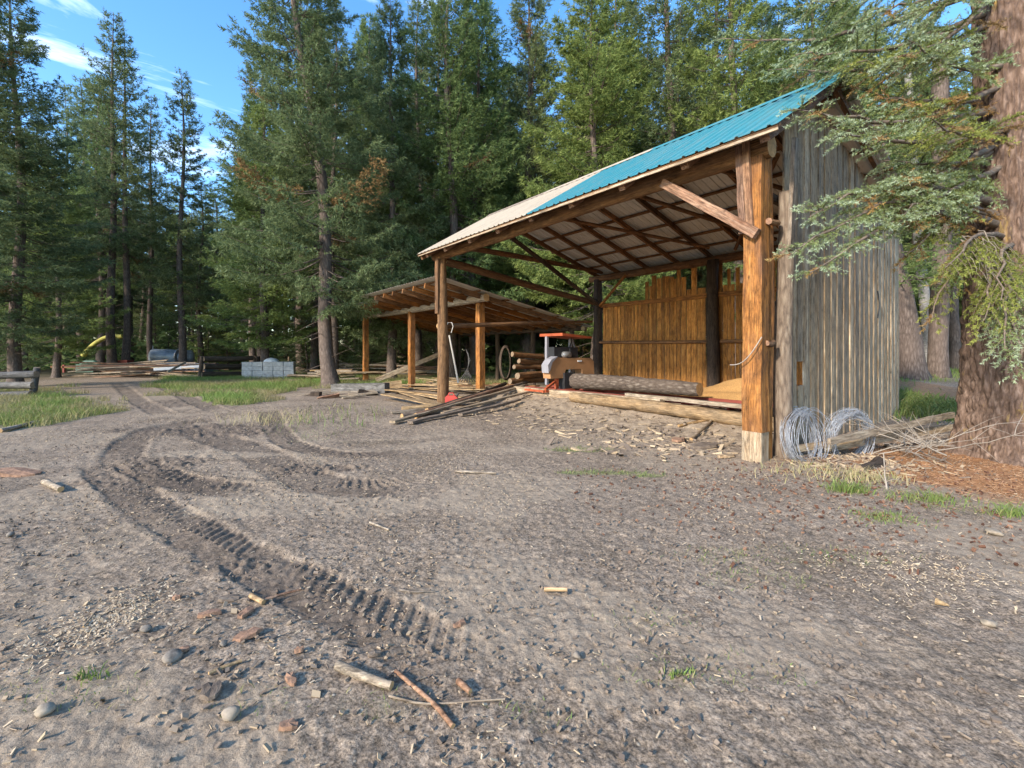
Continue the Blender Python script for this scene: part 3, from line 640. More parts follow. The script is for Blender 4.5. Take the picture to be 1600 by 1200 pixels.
tag(lg, 'thick bark covered log lying on the sawmill bed', 'log')
# timbers under and in front of the mill bed
t1 = board('timber', S(8.45, 2.62, .28), S(3.2, 2.66, .30), .24, .2, M['grey'], None, UP, .01, 8); tag(t1, 'long grey squared timber laid under the sawmill bed', 'timber')
t2 = log('timber', S(5.65, 2.25, .30), S(.35, 1.95, .26), .135, .14, M['sill'], M['cut'], None, n=9, seg=12, wob=.10, bend=.02); tag(t2, 'smooth peeled tan log lying in front of the sawmill rails', 'log')
t3 = board('timber', S(4.3, 2.75, .45), S(.3, 2.72, .40), .08, .12, M['paleboard'], None, UP, .008, 8); tag(t3, 'thin grey plank laid along the top of the tan log', 'plank')
# sawdust heap
n = 40; u = np.linspace(-1, 1, n); U1, U2 = np.meshgrid(u, u); a1 = 2.4+U1*2.3; b1 = 5.35+U2*1.25
hh = .62*np.exp(-((U1/.62)**2+(U2/.8)**2))+.16*(fbm(U1*5, U2*5, 5, 50)-.5)-.06
pp = np.stack([P0[0]+UA[0]*a1+UB[0]*b1, P0[1]+UA[1]*a1+UB[1]*b1], -1); zz = gh(pp[..., 0], pp[..., 1])+hh
i = np.arange(n-1)[:, None]*n; j = np.arange(n-1)[None]; Q = np.stack([i+j, i+n+j, i+n+j+1, i+j+1], -1).reshape(-1, 4)
o = bpy.data.objects.new('sawdust_heap', mesh_np('sawdust_heap', np.concatenate([pp.reshape(-1, 2), zz.reshape(-1, 1)], 1), [Q], [M['sawdust']], smooth=True)); COL.objects.link(o); tag(o, 'low heap of golden sawdust against the back wall', 'sawdust', kind='stuff')

# ------------------------------------------------------------------ trees
def foliage(S0, D, Ln, k, nl, nw, rng, spread=.8, droop=0.0):
    """k needle blades per twig"""
    n = len(S0); u = (rng.random((n, k))*.95+.05); base = S0[:, None]+D[:, None]*(Ln[:, None]*u)[..., None]
    rd = rng.normal(size=(n, k, 3)); rd = rd-(rd*D[:, None]).sum(-1, keepdims=True)*D[:, None]; rd = nrm(rd)
    nd = nrm(D[:, None]*.75+rd*spread+np.array([0, 0, -droop])); ln = nl*(.7+.6*rng.random((n, k)))[..., None]
    pr = nrm(np.cross(nd, rng.normal(size=(n, k, 3))))*nw/2
    V = np.stack([base-pr, base+pr, base+nd*ln], 2).reshape(-1, 3); F = np.arange(len(V)).reshape(-1, 3)
    return V, F, u
def conifer(name, H, r0, cs, Rm, nb, tw, mat, seed, shape=1.0, gap=.15, kn=6, nl=.18, nw=.042, drypatch=.008, wob=.15, updown=0):
    rng = np.random.default_rng(seed); zz = np.concatenate([[-.4, 0, .25, .7], np.linspace(1.5, H, 16)]); ph = rng.random()*6
    cx = wob*np.sin(zz*.35+ph)*np.clip(zz/3, 0, 1); cy = wob*np.cos(zz*.27+ph)*np.clip(zz/3, 0, 1)
    rad = r0*np.clip(1-zz/H, .02, 1)**.8*(1+.45*np.exp(-np.clip(zz, 0, 99)/.35)); TV, TQ = tube_arr(np.stack([cx, cy, zz], 1), rad, 12, .10, rng)
    V = [TV]; Q = [TQ]; nv = len(TV); S0 = []; D0 = []; L0 = []; C0 = []
    for b_i in range(nb):
        u = (b_i+rng.random())/nb; live = u**.9; wh = max(4, int((H-cs)/(.42+.012*H))); live = np.clip((math.floor(live*wh)+.5+rng.normal()*.13)/wh, 0, .995); z = cs+(H-cs)*live*.985
        if rng.random() < gap: continue
        prof = (1-live)**.62*(.35+.65*min(1, live*5+.35))
        ln = Rm*prof*(.45+.85*rng.random())*shape+.18; az = rng.random()*2*math.pi
        el = -.30+.85*live+rng.normal()*.12+updown; d = np.array([math.cos(az)*math.cos(el), math.sin(az)*math.cos(el), math.sin(el)])
        p0 = np.array([np.interp(z, zz, cx), np.interp(z, zz, cy), z]); s = np.linspace(0, 1, 5)[:, None]
        P = p0+d*ln*s+np.array([0, 0, 1])*(.18*ln*s**2-.20*ln*np.sin(s*3.14)*.5)
        bv, bq = tube_arr(P, np.linspace(.012+.008*ln, .004, 5), 3); V.append(bv); Q.append(bq+nv); nv += len(bv)
        m_ = max(4, int(tw*ln/1.5*(1.2-.3*live))); t = .22+.78*rng.random(m_)**.8; pos = np.stack([np.interp(t, s[:, 0], P[:, q]) for q in range(3)], 1)
        side = np.cross(d, [0, 0, 1]); side /= np.linalg.norm(side)+1e-9; sg = rng.choice([-1, 1], m_)
        wdt = (.28*ln+.10)*(1.05-t*.75); off = rng.random(m_)*wdt
        pos = pos+side*(sg*off)[:, None]+d*(off*.5)[:, None]+np.array([0, 0, 1])*(-off*.25+rng.normal(size=m_)*.05)[:, None]
        dd = nrm(d[None]*.8+side*(sg*.6)[:, None]+rng.normal(size=(m_, 3))*.32+np.array([0, 0, -.18])); S0.append(pos); D0.append(dd); L0.append(.13+.20*rng.random(m_))
        C0.append(np.full(m_, 1.0 if rng.random() < drypatch*(2.2-2*live) else 0.0))
    # dead lower limbs
    for _ in range(int(cs*9)+12):
        z = rng.random()*cs*1.5+.9; az = rng.random()*6.28; ln = .4+rng.random()*1.5; d = np.array([math.cos(az), math.sin(az), -.2+rng.normal()*.2])
        P = np.array([np.interp(z, zz, cx), np.interp(z, zz, cy), z])+d*ln*np.linspace(0, 1, 4)[:, None]+np.array([0, 0, -.15])*np.linspace(0, 1, 4)[:, None]**2
        bv, bq = tube_arr(P, np.linspace(.018, .004, 4), 3); V.append(bv); Q.append(bq+nv); nv += len(bv)
    S0 = np.concatenate(S0); D0 = np.concatenate(D0); L0 = np.concatenate(L0); C0 = np.concatenate(C0)
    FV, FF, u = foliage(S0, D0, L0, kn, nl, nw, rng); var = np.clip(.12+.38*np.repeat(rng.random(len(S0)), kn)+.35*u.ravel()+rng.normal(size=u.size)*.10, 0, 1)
    me1 = mesh_np(name+'_trunk', np.concatenate(V), [np.concatenate(Q)], [M['bark']], smooth=True)
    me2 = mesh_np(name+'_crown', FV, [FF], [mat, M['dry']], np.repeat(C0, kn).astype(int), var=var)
    return me1, me2
TT = {
 'spruce': conifer('spruce', 22, .27, 2.2, 3.1, 330, 44, M['spruce'], 11, 1.0, .22),
 'spruce2': conifer('spruce2', 24, .30, 4.0, 2.9, 300, 40, M['spruce'], 12, 1.0, .34, drypatch=.015),
 'fir': conifer('fir', 21, .24, 2.6, 3.2, 300, 46, M['fir'], 13, 1.05, .25, nl=.19),
 'fir2': conifer('fir2', 23, .26, 5.5, 2.9, 280, 38, M['fir'], 14, 1.0, .38, nl=.2, updown=.15),
 'tall': conifer('tall', 25, .27, 8.5, 2.6, 230, 34, M['spruce'], 15, 1.0, .4, updown=.1),
 'young': conifer('young', 6, .07, .3, 1.5, 150, 26, M['fir'], 16, 1.0, .08, nl=.13, nw=.035),
 'young2': conifer('young2', 8, .09, .6, 1.6, 150, 26, M['spruce'], 17, 1.0, .15, nl=.13, nw=.035),
}
HT = {'spruce': 22, 'spruce2': 24, 'fir': 21, 'fir2': 23, 'tall': 25, 'young': 6, 'young2': 8}
def tree(name, kind, x, y, H, label, group=None, wide=1.0, rot=(0, 0), z=None, cat='tree', trunkmat=None, r=None):
    s = H/HT[kind]; e = empty(name, (x, y, ghf(x, y) if z is None else z), label, cat, group)
    e.rotation_euler = (rot[0], rot[1], random.random()*6.28 if rot == (0, 0) else 0)
    sw = wide*(.5+.5*s)
    for nm, me in zip(('trunk', 'crown'), TT[kind]):
        o = bpy.data.objects.new(nm, me); COL.objects.link(o); o.parent = e
        o.scale = ((r or sw) if nm == 'trunk' else sw, (r or sw) if nm == 'trunk' else sw, s)
    return e
def pxy(px, y): return (px-800)/715*y, y
# singled-out trees
big = conifer('tree_big', 25, .33, 3.4, 3.5, 380, 62, M['spruce'], 21, 1.1, .34, kn=7, nl=.15, nw=.036, drypatch=.035, wob=.25)
x, y = pxy(517, 20.5); e = empty('spruce_tree', (x, y, ghf(x, y)), 'large blue green spruce with leaning scaly trunk and rusty dead patches', 'tree'); e.rotation_euler = (0, R(-4.4), 2.0)
e.rotation_euler = (0, R(-4.4), 0)
for nm, me in zip(('trunk', 'crown'), big):
    o = bpy.data.objects.new(nm, me); COL.objects.link(o); o.parent = e
NT = [('spruce', 25, 19.5, 17.5, .95, 'dense dark spruce with low skirts at the left edge'), ('spruce2', -55, 17, 16, 1.1, 'dark spruce partly outside the left edge'),
 ('tall', 176, 29, 23, 1.0, 'tall slim conifer, left trunk of the pair behind the yellow arc'), ('tall', 196, 29.5, 22, .9, 'tall slim conifer, right trunk of the pair behind the yellow arc'),
 ('spruce2', 284, 31, 20.6, .85, 'slender conifer with pointed top standing alone in the blue gap'), ('fir', 412, 26, 15.5, 1.1, 'bushy light green fir left of the large spruce'),
 ('fir2', 396, 31, 19, .9, 'pale straight trunk behind the concrete blocks'), ('fir', 88, 26, 13, .9, 'mid green fir behind the left rail fence'),
 ('tall', 236, 33, 20, .8, 'slim conifer just left of the blue gap'), ('fir2', 704, 25, 24, 1.15, 'tall conifer with bare grey trunk behind the left end of the shed roof'),
 ('fir', 742, 27, 23, 1.1, 'light green fir above the cream roof sheets'), ('tall', 1046, 24, 26, 1.2, 'tall dark trunked conifer above the teal roof'),
 ('fir', 930, 23, 21, 1.2, 'yellow green fir above the middle of the shed roof'), ('spruce2', 825, 29, 26, 1.1, 'dark spruce above the cream and teal joint'),
 ('fir2', 1150, 22, 24, 1.1, 'bushy fir behind the roof ridge'), ('spruce', 612, 25, 21, .95, 'spruce between the large spruce and the shed roof'),
 ('tall', 655, 29, 25, .9, 'slim conifer left of the shed roof'), ('fir', 1262, 20, 18, 1.1, 'fir crown behind the roof peak')]
for kd, px, y, H, w, lb in NT: x, y = pxy(px, y); tree('conifer_tree', kd, x, y, H, lb, wide=w)
pts = [pxy(n_[1], n_[2]) for n_ in NT]+[pxy(517, 20.5)]
kinds = ['spruce', 'spruce2', 'fir', 'fir2', 'tall', 'tall', 'spruce2']; cnt = 0; tries = 0
while cnt < 225 and tries < 9000:
    tries += 1; ang = R(random.uniform(-60, 58)); y = random.uniform(23, 78); x = math.tan(ang)*y
    if y < 23+random.random()*3 or abs(x) > 75: continue
    px = 800+715*x/y
    if y < 32.5 and 90 < px < 470: continue
    if px < 420 and random.random() < .35: continue
    aa, bb = ab(x, y)
    if -3 < aa < 22 and bb < 9.6: continue
    if px > 1395 and y < 26: continue
    md = 2.2+.018*y
    if any((x-p[0])**2+(y-p[1])**2 < md*md for p in pts): continue
    H = random.uniform(17, 27)
    if 195 < px < 355: H = min(H, 1.5+.36*y)
    elif px < 200: H = min(H, 1.5+.60*y)
    elif 590 < px < 650: H = min(H, 1.5+.62*y)
    elif px > 350: H = max(H, min(27, 1.5+.74*y))
    pts.append((x, y)); cnt += 1
    kd = random.choice(['tall', 'fir2', 'spruce2', 'tall'] if px < 520 else kinds); side_ = 'left of the sky gap' if px < 300 else 'right of the sky gap' if px < 690 else 'behind the shed' if px < 1400 else 'right of the shed'
    lk = {'spruce': 'dense dark low branched spruce', 'spruce2': 'dark spruce with bare lower trunk', 'fir': 'full green fir', 'fir2': 'open crowned green fir', 'tall': 'tall thin bare trunked conifer'}[kd]
    tree('conifer_tree', kd, x, y, H, lk+' in the forest '+side_, lk+' '+side_, wide=random.uniform(.8, 1.15))
cnt = 0
while cnt < 60:
    ang = R(random.uniform(-55, 55)); y = random.uniform(27, 52); x = math.tan(ang)*y; aa, bb = ab(x, y); px = 800+715*x/y
    if -3 < aa < 22 and bb < 11: continue
    if px > 1380 and y < 30: continue
    if 90 < px < 460 and y < 36: continue
    cnt += 1; tree('young_conifer', random.choice(['young', 'young2']), x, y, random.uniform(2.5, 7.5), 'small young conifer growing under the forest trees', 'young conifers under the forest', wide=random.uniform(.9, 1.4))
# the far wood reads as one mass
fv = []; ff = []; fm = []; nv = 0; rng = np.random.default_rng(5); var = []
for q in range(360):
    ang = R(-64+128*(q+rng.random())/360); rr = rng.uniform(78, 125)*.9; x = math.sin(ang)*rr; y = math.cos(ang)*rr; H = rng.uniform(15, 26)
    if -.85 < x/y < -.62: H = min(H, 1.5+.30*y)
    m_ = 190; u = rng.random(m_)**.8; z = .2+(H-1)*u; rad = 2.8*(1-u)**.7*rng.random(m_)**.6+.1; az = rng.random(m_)*6.28
    c = np.stack([x+rad*np.cos(az), y+rad*np.sin(az), z], 1); d1 = rng.normal(size=(m_, 3))*np.array([.55, .55, .22]); d2 = rng.normal(size=(m_, 3))*np.array([.5, .5, .3])
    fv.append(np.stack([c-d1, c+d1, c+d2], 1).reshape(-1, 3)); var.append(np.clip(.2+.5*rng.random(m_)+.2*rng.random(), 0, 1))
fv = np.concatenate(fv); o = bpy.data.objects.new('far_forest', mesh_np('far_forest', fv, [np.arange(len(fv)).reshape(-1, 3)], [M['spruce']], var=np.concatenate(var))); COL.objects.link(o)
tag(o, 'far wood of conifers seen as one mass between the nearer trunks', 'forest', kind='stuff')

rng = np.random.default_rng(15); m_ = 70000; xx = rng.uniform(-85, 85, m_); yy = rng.uniform(32, 76, m_); kp = (rng.random(m_) < sstep(fbm(xx*.25, yy*.25, 3, 90), .35, .6)) & (np.abs(xx) < 1.35*yy); xx = xx[kp]; yy = yy[kp]; m_ = len(xx)
zz = rng.random(m_)**1.5*4.5*fbm(xx*.2, yy*.2, 2, 91)+gh(xx, yy)+.1; c = np.stack([xx, yy, zz], 1); d1 = rng.normal(size=(m_, 3))*np.array([.28, .28, .12]); d2 = rng.normal(size=(m_, 3))*np.array([.25, .25, .2])
fv = np.stack([c-d1, c+d1, c+d2], 1).reshape(-1, 3); o = bpy.data.objects.new('undergrowth', mesh_np('undergrowth', fv, [np.arange(len(fv)).reshape(-1, 3)], [M['fir']], var=np.clip(rng.normal(.4, .2, m_), 0, 1))); COL.objects.link(o)
tag(o, 'leafy green undergrowth filling the wood between the trunks', 'undergrowth', kind='stuff')

# trunks right of the shed
def trunk_only(name, pxb, pyb, y, w0, pxt, pyt, w1, mat, label, n=18):
    b0 = at(pxb, pyb, y); t0 = at(pxt, pyt, y); d = (t0-b0); top = b0+d*2.1; e = empty(name, b0, label, 'tree')
    zz = np.concatenate([[-.06, 0, .03, .08], np.linspace(.15, 1, 26)]); P = np.array([tuple(b0+(top-b0)*float(q)) for q in zz])
    P[:, 0] += .06*np.sin(zz*9+pxb); r_ = (w0+(w1-w0)*np.clip(zz*2.1, 0, 1.6))/715*y/2*(1+.28*np.exp(-np.clip(zz, 0, 9)/.035)); r_ = np.maximum(r_, .05)
    Vv, Qq = tube_arr(P, r_, n, .16, np.random.default_rng(pxb)); o = bpy.data.objects.new('trunk', mesh_np('trunk', Vv-np.array(b0), [Qq], [mat], smooth=True)); COL.objects.link(o); o.parent = e
    s0 = []; dd = []; rng = np.random.default_rng(pxb+1); lv = []; lq = []; nv = 0
    for q in range(46):
        f = .34+.66*rng.random(); p = np.array(b0+(top-b0)*f); az = rng.random()*6.28; ln = rng.uniform(.8, 2.3); d_ = np.array([math.cos(az), math.sin(az), rng.normal()*.25-.1])
        Pq = p+d_*ln*np.linspace(0, 1, 4)[:, None]; bv, bq = tube_arr(Pq, np.linspace(.025, .006, 4), 4); lv.append(bv); lq.append(bq+nv); nv += len(bv)
        for k_ in range(26): t = rng.random()*.8+.2; s0.append(p+d_*ln*t+rng.normal(size=3)*.16*(.4+ln*.4)); dd.append(nrm(d_+rng.normal(size=3)*.5))
    o = bpy.data.objects.new('limbs', mesh_np('limbs', np.concatenate(lv)-np.array(b0), [np.concatenate(lq)], [M['bark']])); COL.objects.link(o); o.parent = e
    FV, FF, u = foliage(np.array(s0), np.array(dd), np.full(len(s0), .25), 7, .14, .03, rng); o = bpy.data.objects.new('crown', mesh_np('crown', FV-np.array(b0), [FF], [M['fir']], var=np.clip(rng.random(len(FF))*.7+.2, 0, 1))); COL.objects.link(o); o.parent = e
trunk_only('fir_tree', 1426, 590, 16, 35, 1398, 400, 26, M['bark'], 'leaning thick trunk right behind the grey wall corner')
trunk_only('fir_tree', 1452, 582, 18.5, 17, 1436, 360, 12, M['bark_grey'], 'slim pale grey trunk beside the leaning thick one')
trunk_only('fir_tree', 1468, 587, 16.5, 24, 1470, 330, 22, M['bark'], 'straight scaly trunk between the grey one and the big spruce')
trunk_only('fir_tree', 1491, 560, 22, 14, 1490, 400, 12, M['bark'], 'thin straight trunk at the edge of the bright grass')
# undergrowth behind them
for q in range(26):
    px = random.uniform(1395, 1660); y = random.uniform(24, 34); x, y = pxy(px, y)
    tree('young_conifer', random.choice(['young', 'fir']) if q % 3 else 'young2', x, y, random.uniform(5, 11), 'leafy young conifer in the thicket right of the shed', 'thicket right of the shed', wide=1.3)

# ------------------------------------------------------------------ the big spruce at the right edge
BT = Vector((7.22, 6.6, 0)); bt = empty('old_spruce_tree', (BT.x, BT.y, ghf(BT.x, BT.y)), 'huge old spruce at the right edge with furrowed bark and hanging boughs', 'tree')
nt_, nz_ = 260, 420; zs = np.concatenate([np.linspace(-.3, 2.2, 170), np.linspace(2.2, 16, nz_-170+1)[1:]]); ths = np.arange(nt_)/nt_*2*math.pi
TH, ZZ = np.meshgrid(ths, zs); rb = .485*(1-ZZ/26)+.20*np.exp(-np.clip(ZZ+.1, 0, 99)/.36)*(1+.35*np.sin(TH*5+1)+.2*np.sin(TH*3+2.2))+.03*np.sin(TH*3+ZZ*.8)
def pn(sx, sz, o_, sd): # periodic around the trunk
    c = np.cos(TH)*sx; s_ = np.sin(TH)*sx; return .5*(fbm(c+s_*.7+ZZ*sz, s_-c*.7+ZZ*sz*.3+9, o_, sd)+fbm(c-ZZ*sz*.2+3, s_+ZZ*sz, o_, sd+7))
plate = np.abs(vnoise(TH*nt_/2/math.pi/9.3+.5*np.sin(ZZ*5), ZZ*5.5+.4*np.sin(TH*9), 61)-.5)*2; plate2 = np.abs(fbm(TH*11+ZZ*.6, ZZ*4.0, 3, 63)-.5)*2
rb = rb+.060*np.minimum(plate2*1.6, 1)**.7+.022*plate+.018*(fbm(TH*30, ZZ*14, 2, 65)-.5)
lean = -.004*ZZ; V = np.stack([BT.x+lean*0+rb*np.cos(TH), BT.y+rb*np.sin(TH), ZZ], -1).reshape(-1, 3)
i = np.arange(len(zs)-1)[:, None]*nt_; j = np.arange(nt_)[None]; j2 = (j+1) % nt_; Q = np.stack([i+j, i+j2, i+nt_+j2, i+nt_+j], -1).reshape(-1, 4)
o = bpy.data.objects.new('trunk', mesh_np('trunk', V-np.array([BT.x, BT.y, float(bt.location.z)]), [Q], [M['bark_big']], smooth=True)); COL.objects.link(o); o.parent = bt
def bough(p0, p1, wid, mat, seed, dry=.05, sag=.25, dens=1.0, hang=0.0, bare=.25):
    """a limb with side shoots and needled twigs"""
    rng = np.random.default_rng(seed); p0 = np.array(p0, float); p1 = np.array(p1, float); ln = np.linalg.norm(p1-p0); s = np.linspace(0, 1, 12)[:, None]
    P = p0+(p1-p0)*s+np.array([0, 0, 1])*(-sag*np.sin(s*math.pi))+rng.normal(size=(12, 3))*.02; V, Q = tube_arr(P, np.linspace(.018+.010*ln, .005, 12), 6); VV = [V]; QQ = [Q]; nv = len(V)
    d = nrm((p1-p0)[None])[0]; side = nrm(np.cross(d, [0, 0, 1.])[None])[0]; S0 = []; D0 = []; L0 = []; c0 = []; vv = []
    m_ = int(ln/.075*dens)
    for q in range(m_):
        t = bare+(1-bare)*(q+rng.random())/m_; sg = 1 if q % 2 else -1; b0 = np.array([np.interp(t, s[:, 0], P[:, w]) for w in range(3)])
        sl = wid*(1.08-t)**.7*(.5+.6*rng.random())+.08; dr = nrm((d*.75+side*sg*(.85)+np.array([0, 0, 1])*(rng.normal()*.34-hang))[None])[0]
        e = np.linspace(0, 1, 6)[:, None]; B = b0+dr*sl*e+np.array([0, 0, 1])*(-.10*sl-hang*sl*.6)*e**2; bv, bq = tube_arr(B, np.linspace(.007, .0025, 6), 3); VV.append(bv); QQ.append(bq+nv); nv += len(bv)
        isdry = 1 if rng.random() < dry else 0
        k_ = max(4, int(sl/.043)); te = np.linspace(.12, 1, k_); pos = np.stack([np.interp(te, e[:, 0], B[:, w]) for w in range(3)], 1); s2 = np.where(np.arange(k_) % 2, 1, -1)
        sd2 = nrm(np.cross(dr, [0, 0, 1.])[None])[0]; D = nrm(dr*.8+sd2*(s2*.75)[:, None]+rng.normal(size=(k_, 3))*.24+np.array([0, 0, 1])*(rng.normal(size=k_)*.25-hang*.6)[:, None])
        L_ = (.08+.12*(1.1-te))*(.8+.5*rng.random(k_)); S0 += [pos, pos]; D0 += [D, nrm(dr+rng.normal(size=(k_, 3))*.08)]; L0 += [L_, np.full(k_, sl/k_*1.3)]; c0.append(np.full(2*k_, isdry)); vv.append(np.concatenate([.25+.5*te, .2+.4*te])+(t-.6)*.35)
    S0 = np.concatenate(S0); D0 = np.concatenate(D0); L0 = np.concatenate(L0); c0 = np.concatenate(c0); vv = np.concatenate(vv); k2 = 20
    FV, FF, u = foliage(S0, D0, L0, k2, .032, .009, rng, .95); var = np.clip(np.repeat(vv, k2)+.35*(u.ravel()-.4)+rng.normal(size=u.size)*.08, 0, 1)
    off = np.array(bt.location); o = bpy.data.objects.new('limb', mesh_np('limb', np.concatenate(VV)-off, [np.concatenate(QQ)], [M['bark_log']], smooth=True)); COL.objects.link(o); o.parent = bt
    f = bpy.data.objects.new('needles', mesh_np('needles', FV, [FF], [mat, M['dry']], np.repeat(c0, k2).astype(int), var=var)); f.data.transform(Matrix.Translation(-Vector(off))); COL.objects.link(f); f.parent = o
NS, NO = M['nearspruce'], M['nearolive']
def tp(h, ang): return (BT.x+.42*math.cos(ang), BT.y+.42*math.sin(ang), h)
BG = [ # start height, tip px, py, distance, width, mat, dry, sag, hang
 (4.9, 1238, 172, 5.3, .55, NS, .03, .15, 0), (4.5, 1300, 205, 5.0, .50, NS, .03, .10, .05), (3.6, 1238, 395, 5.1, .75, NS, .04, -.35, .15), (3.4, 1262, 340, 5.2, .75, NS, .04, -.45, .1),
 (3.3, 1268, 425, 4.9, .40, NS, .05, -.35, .2), (4.4, 1345, 300, 5.4, .50, NS, .10, .1, .15), (4.1, 1410, 335, 5.3, .55, NS, .08, .0, .2),
 (4.6, 1450, 190, 5.0, .6, NO, .15, .1, .2), (5.2, 1390, 150, 5.6, .6, NO, .45, .2, .1),
 (3.1, 1480, 420, 5.1, .42, NO, .15, -.2, .9), (2.8, 1535, 500, 5.3, .45, NO, .06, -.3, 1.0), (2.7, 1570, 545, 5.0, .40, NS, .03, -.3, .8), (2.9, 1560, 470, 5.2, .45, NO, .05, -.3, .9),
 (2.6, 1592, 570, 5.1, .40, NS, .03, -.2, .7), (3.4, 1420, 400, 5.8, .4, NO, .30, -.3, .5), (3.0, 1450, 500, 6.0, .35, NO, .12, -.3, .9),
 (6.0, 1200, 105, 7.2, .8, NS, .04, .2, .05), (6.4, 1240, 85, 6.4, .8, NS, .04, .2, .05), (6.8, 1120, 60, 8.0, .9, NS, .03, .3, .05), (6.2, 1330, 100, 6.0, .8, NO, .10, .2, .1), (6.6, 1400, 90, 5.6, .8, NS, .08, .2, .1),
 (5.5, 1420, 60, 5.4, .8, NS, .05, .2, .1), (7.2, 1350, 20, 6.2, .9, NS, .04, .2, .1), (7.5, 1250, 10, 7.0, .9, NS, .04, .2, .1), (7.4, 1460, 10, 5.6, .9, NS, .04, .2, .1),
 (5.2, 1300, 130, 7.4, .7, NS, .04, .1, .1), (4.3, 1380, 250, 6.0, .6, NS, .06, .1, .2),]
for q, (h, px, py, y, w, mt, dry, sag, hang) in enumerate(BG):
    tip = at(px, py, y); ang = math.atan2(tip.y-BT.y, tip.x-BT.x); bough(tp(h, ang), tip, w, mt, 100+q, dry, sag, .68, hang)
# bare twigs hanging by the trunk
m = MB(); rng = np.random.default_rng(9)
for q in range(16):
    p = np.array(at(rng.uniform(1500, 1540), rng.uniform(360, 400), 5.6)); dirv = np.array([rng.uniform(-.3, .9), -.1, rng.uniform(-1, -.1)]); s = np.linspace(0, 1, 8)[:, None]
    P = p+dirv*rng.uniform(.4, .9)*s+np.array([.12, 0, -.2])*s**2+rng.normal(size=(8, 3))*.01; m.tube(P, np.linspace(.006, .002, 8), 3, cap=False)
m.build('bare_twigs', M['deadtwig'], bt, True)

# ------------------------------------------------------------------ wire coils
def coil(name, px, py, y, rad, width, tilt, az, seed, label):
    rng = np.random.default_rng(seed); c = at(px, py, y); e = empty(name, c, label, 'wire coil', 'coils of barbed wire')
    ax = nrm(np.array([math.cos(az), math.sin(az), tilt])[None])[0]; u = nrm(np.cross(ax, [0, 0, 1.])[None])[0]; v = np.cross(ax, u); m = MB(); mb = MB()
    for q in range(44):
        n_ = 56; t = np.linspace(0, 2*math.pi, n_); off = rng.normal()*width*.32; r_ = rad*(1+rng.normal()*.045); du = rng.normal()*.03; dv = rng.normal()*.03; ph = rng.random()*6
        rr = r_+.008*np.sin(t*5+ph); P = np.array(c)+np.outer(rr*np.cos(t)+du, u)+np.outer(rr*np.sin(t)+dv, v)+np.outer(off+.03*np.sin(t*2+ph)+.02*np.sin(t+ph*2), ax); m.tube(P, .0028, 3, cap=False)
        for w in range(9):
            k_ = rng.integers(0, n_); p = P[k_]; d = nrm(rng.normal(size=(1, 3)))[0]*.018; mb.tube([p-d, p+d], .0022, 3, cap=False)
    m.build('strands', M['galvwire'], e, True); tag(mb.build('barbs', M['galvwire'], e), kind='stuff')
coil('wire_coil', 1254, 683, 6.45, .37, .22, .15, R(-58), 3, 'left roll of rusty silver barbed wire leaning by the corner post')
coil('wire_coil', 1326, 682, 6.75, .36, .14, -.1, R(-75), 4, 'right roll of silver barbed wire leaning on the grey wall')

# ------------------------------------------------------------------ scrap by the wall
def sboard(px0, py0, y0, px1, py1, y1, w, t, mat, label, cat='board', group=None, name='old_board', side=(0, 0, 1), seg=5, wane=.01):
    o = board(name, at(px0, py0, y0), at(px1, py1, y1), w, t, mat, None, side, .006, seg, wane=wane); return tag(o, label, cat, group)
sboard(1296, 690, 6.35, 1489, 648, 7.3, .10, .05, M['paleboard'], 'long pale board lying on the scrap beside the big spruce')
sboard(1240, 702, 6.5, 1440, 672, 7.2, .10, .04, M['grey'], 'darker board beneath the pale one behind the wire rolls')
sboard(1290, 700, 6.6, 1500, 665, 7.5, .12, .03, M['grey'], 'lowest split board of the scrap near the big spruce')
o = log('short_log', at(1342, 736, 5.75), at(1374, 722, 6.1), .075, .07, M['darkwood'], M['cutgrey'], None, n=12, seg=3); tag(o, 'short dark stub of log in front of the brush', 'log')
def rock(px, py, r_, mat, label, name='stone', squash=.6, cat='stone', seed=None, group=None):
    x, y = gpt(px, py); rng = np.random.default_rng(seed or int(px*7+py)); import bmesh
    bm = bmesh.new(); bmesh.ops.create_icosphere(bm, subdivisions=2, radius=1)
    f = rng.uniform(.75, 1.25, 3)
    for v in bm.verts:
        k_ = 1+(float(vnoise(v.co.x*1.6+5, v.co.y*1.6+v.co.z*1.3, int(px)))-.5)*.75+(float(vnoise(v.co.x*3.4+5, v.co.y*3.4+v.co.z*3.1, int(px)+3))-.5)*.3; v.co = Vector((v.co.x*f[0]*k_, v.co.y*f[1]*k_, v.co.z*squash*k_))*r_*.82
    me = bpy.data.meshes.new(name); bm.to_mesh(me); bm.free(); me.materials.append(mat); me.polygons.foreach_set('use_smooth', [True]*len(me.polygons))
    o = bpy.data.objects.new(name, me); COL.objects.link(o); o.location = (x, y, ghf(x, y)+r_*squash*.35+.012); o.rotation_euler = (0, 0, rng.random()*6); return tag(o, label, cat, group)
rock(1392, 700, .10, M['stone'], 'grey stone among the twigs beside the wire rolls')
rock(1553, 833, .07, M['palestone'], 'round white stone on the orange needle litter', squash=.4)
rock(268, 1037, .042, M['stone'], 'smooth grey fist sized stone left of the bark flakes')
rock(350, 1014, .024, M['stone'], 'small bluish pebble beside the large red bark flake')
rock(360, 1127, .05, M['palestone'], 'pale stone at the lower edge of the picture')
rock(17, 836, .04, M['stone'], 'dark oval stone near the left edge')
rock(902, 1026, .026, M['stone'], 'grey pebble in the middle of the foreground')
rock(228, 990, .028, M['stone'], 'dark flat stone in the left foreground')
rock(1005, 1000, .02, M['palestone'], 'tiny pale pebble right of the pegs')
rock(72, 1120, .045, M['palestone'], 'tan stone in the lower left corner')
rock(1545, 975, .035, M['palestone'], 'sandy stone near the right edge')
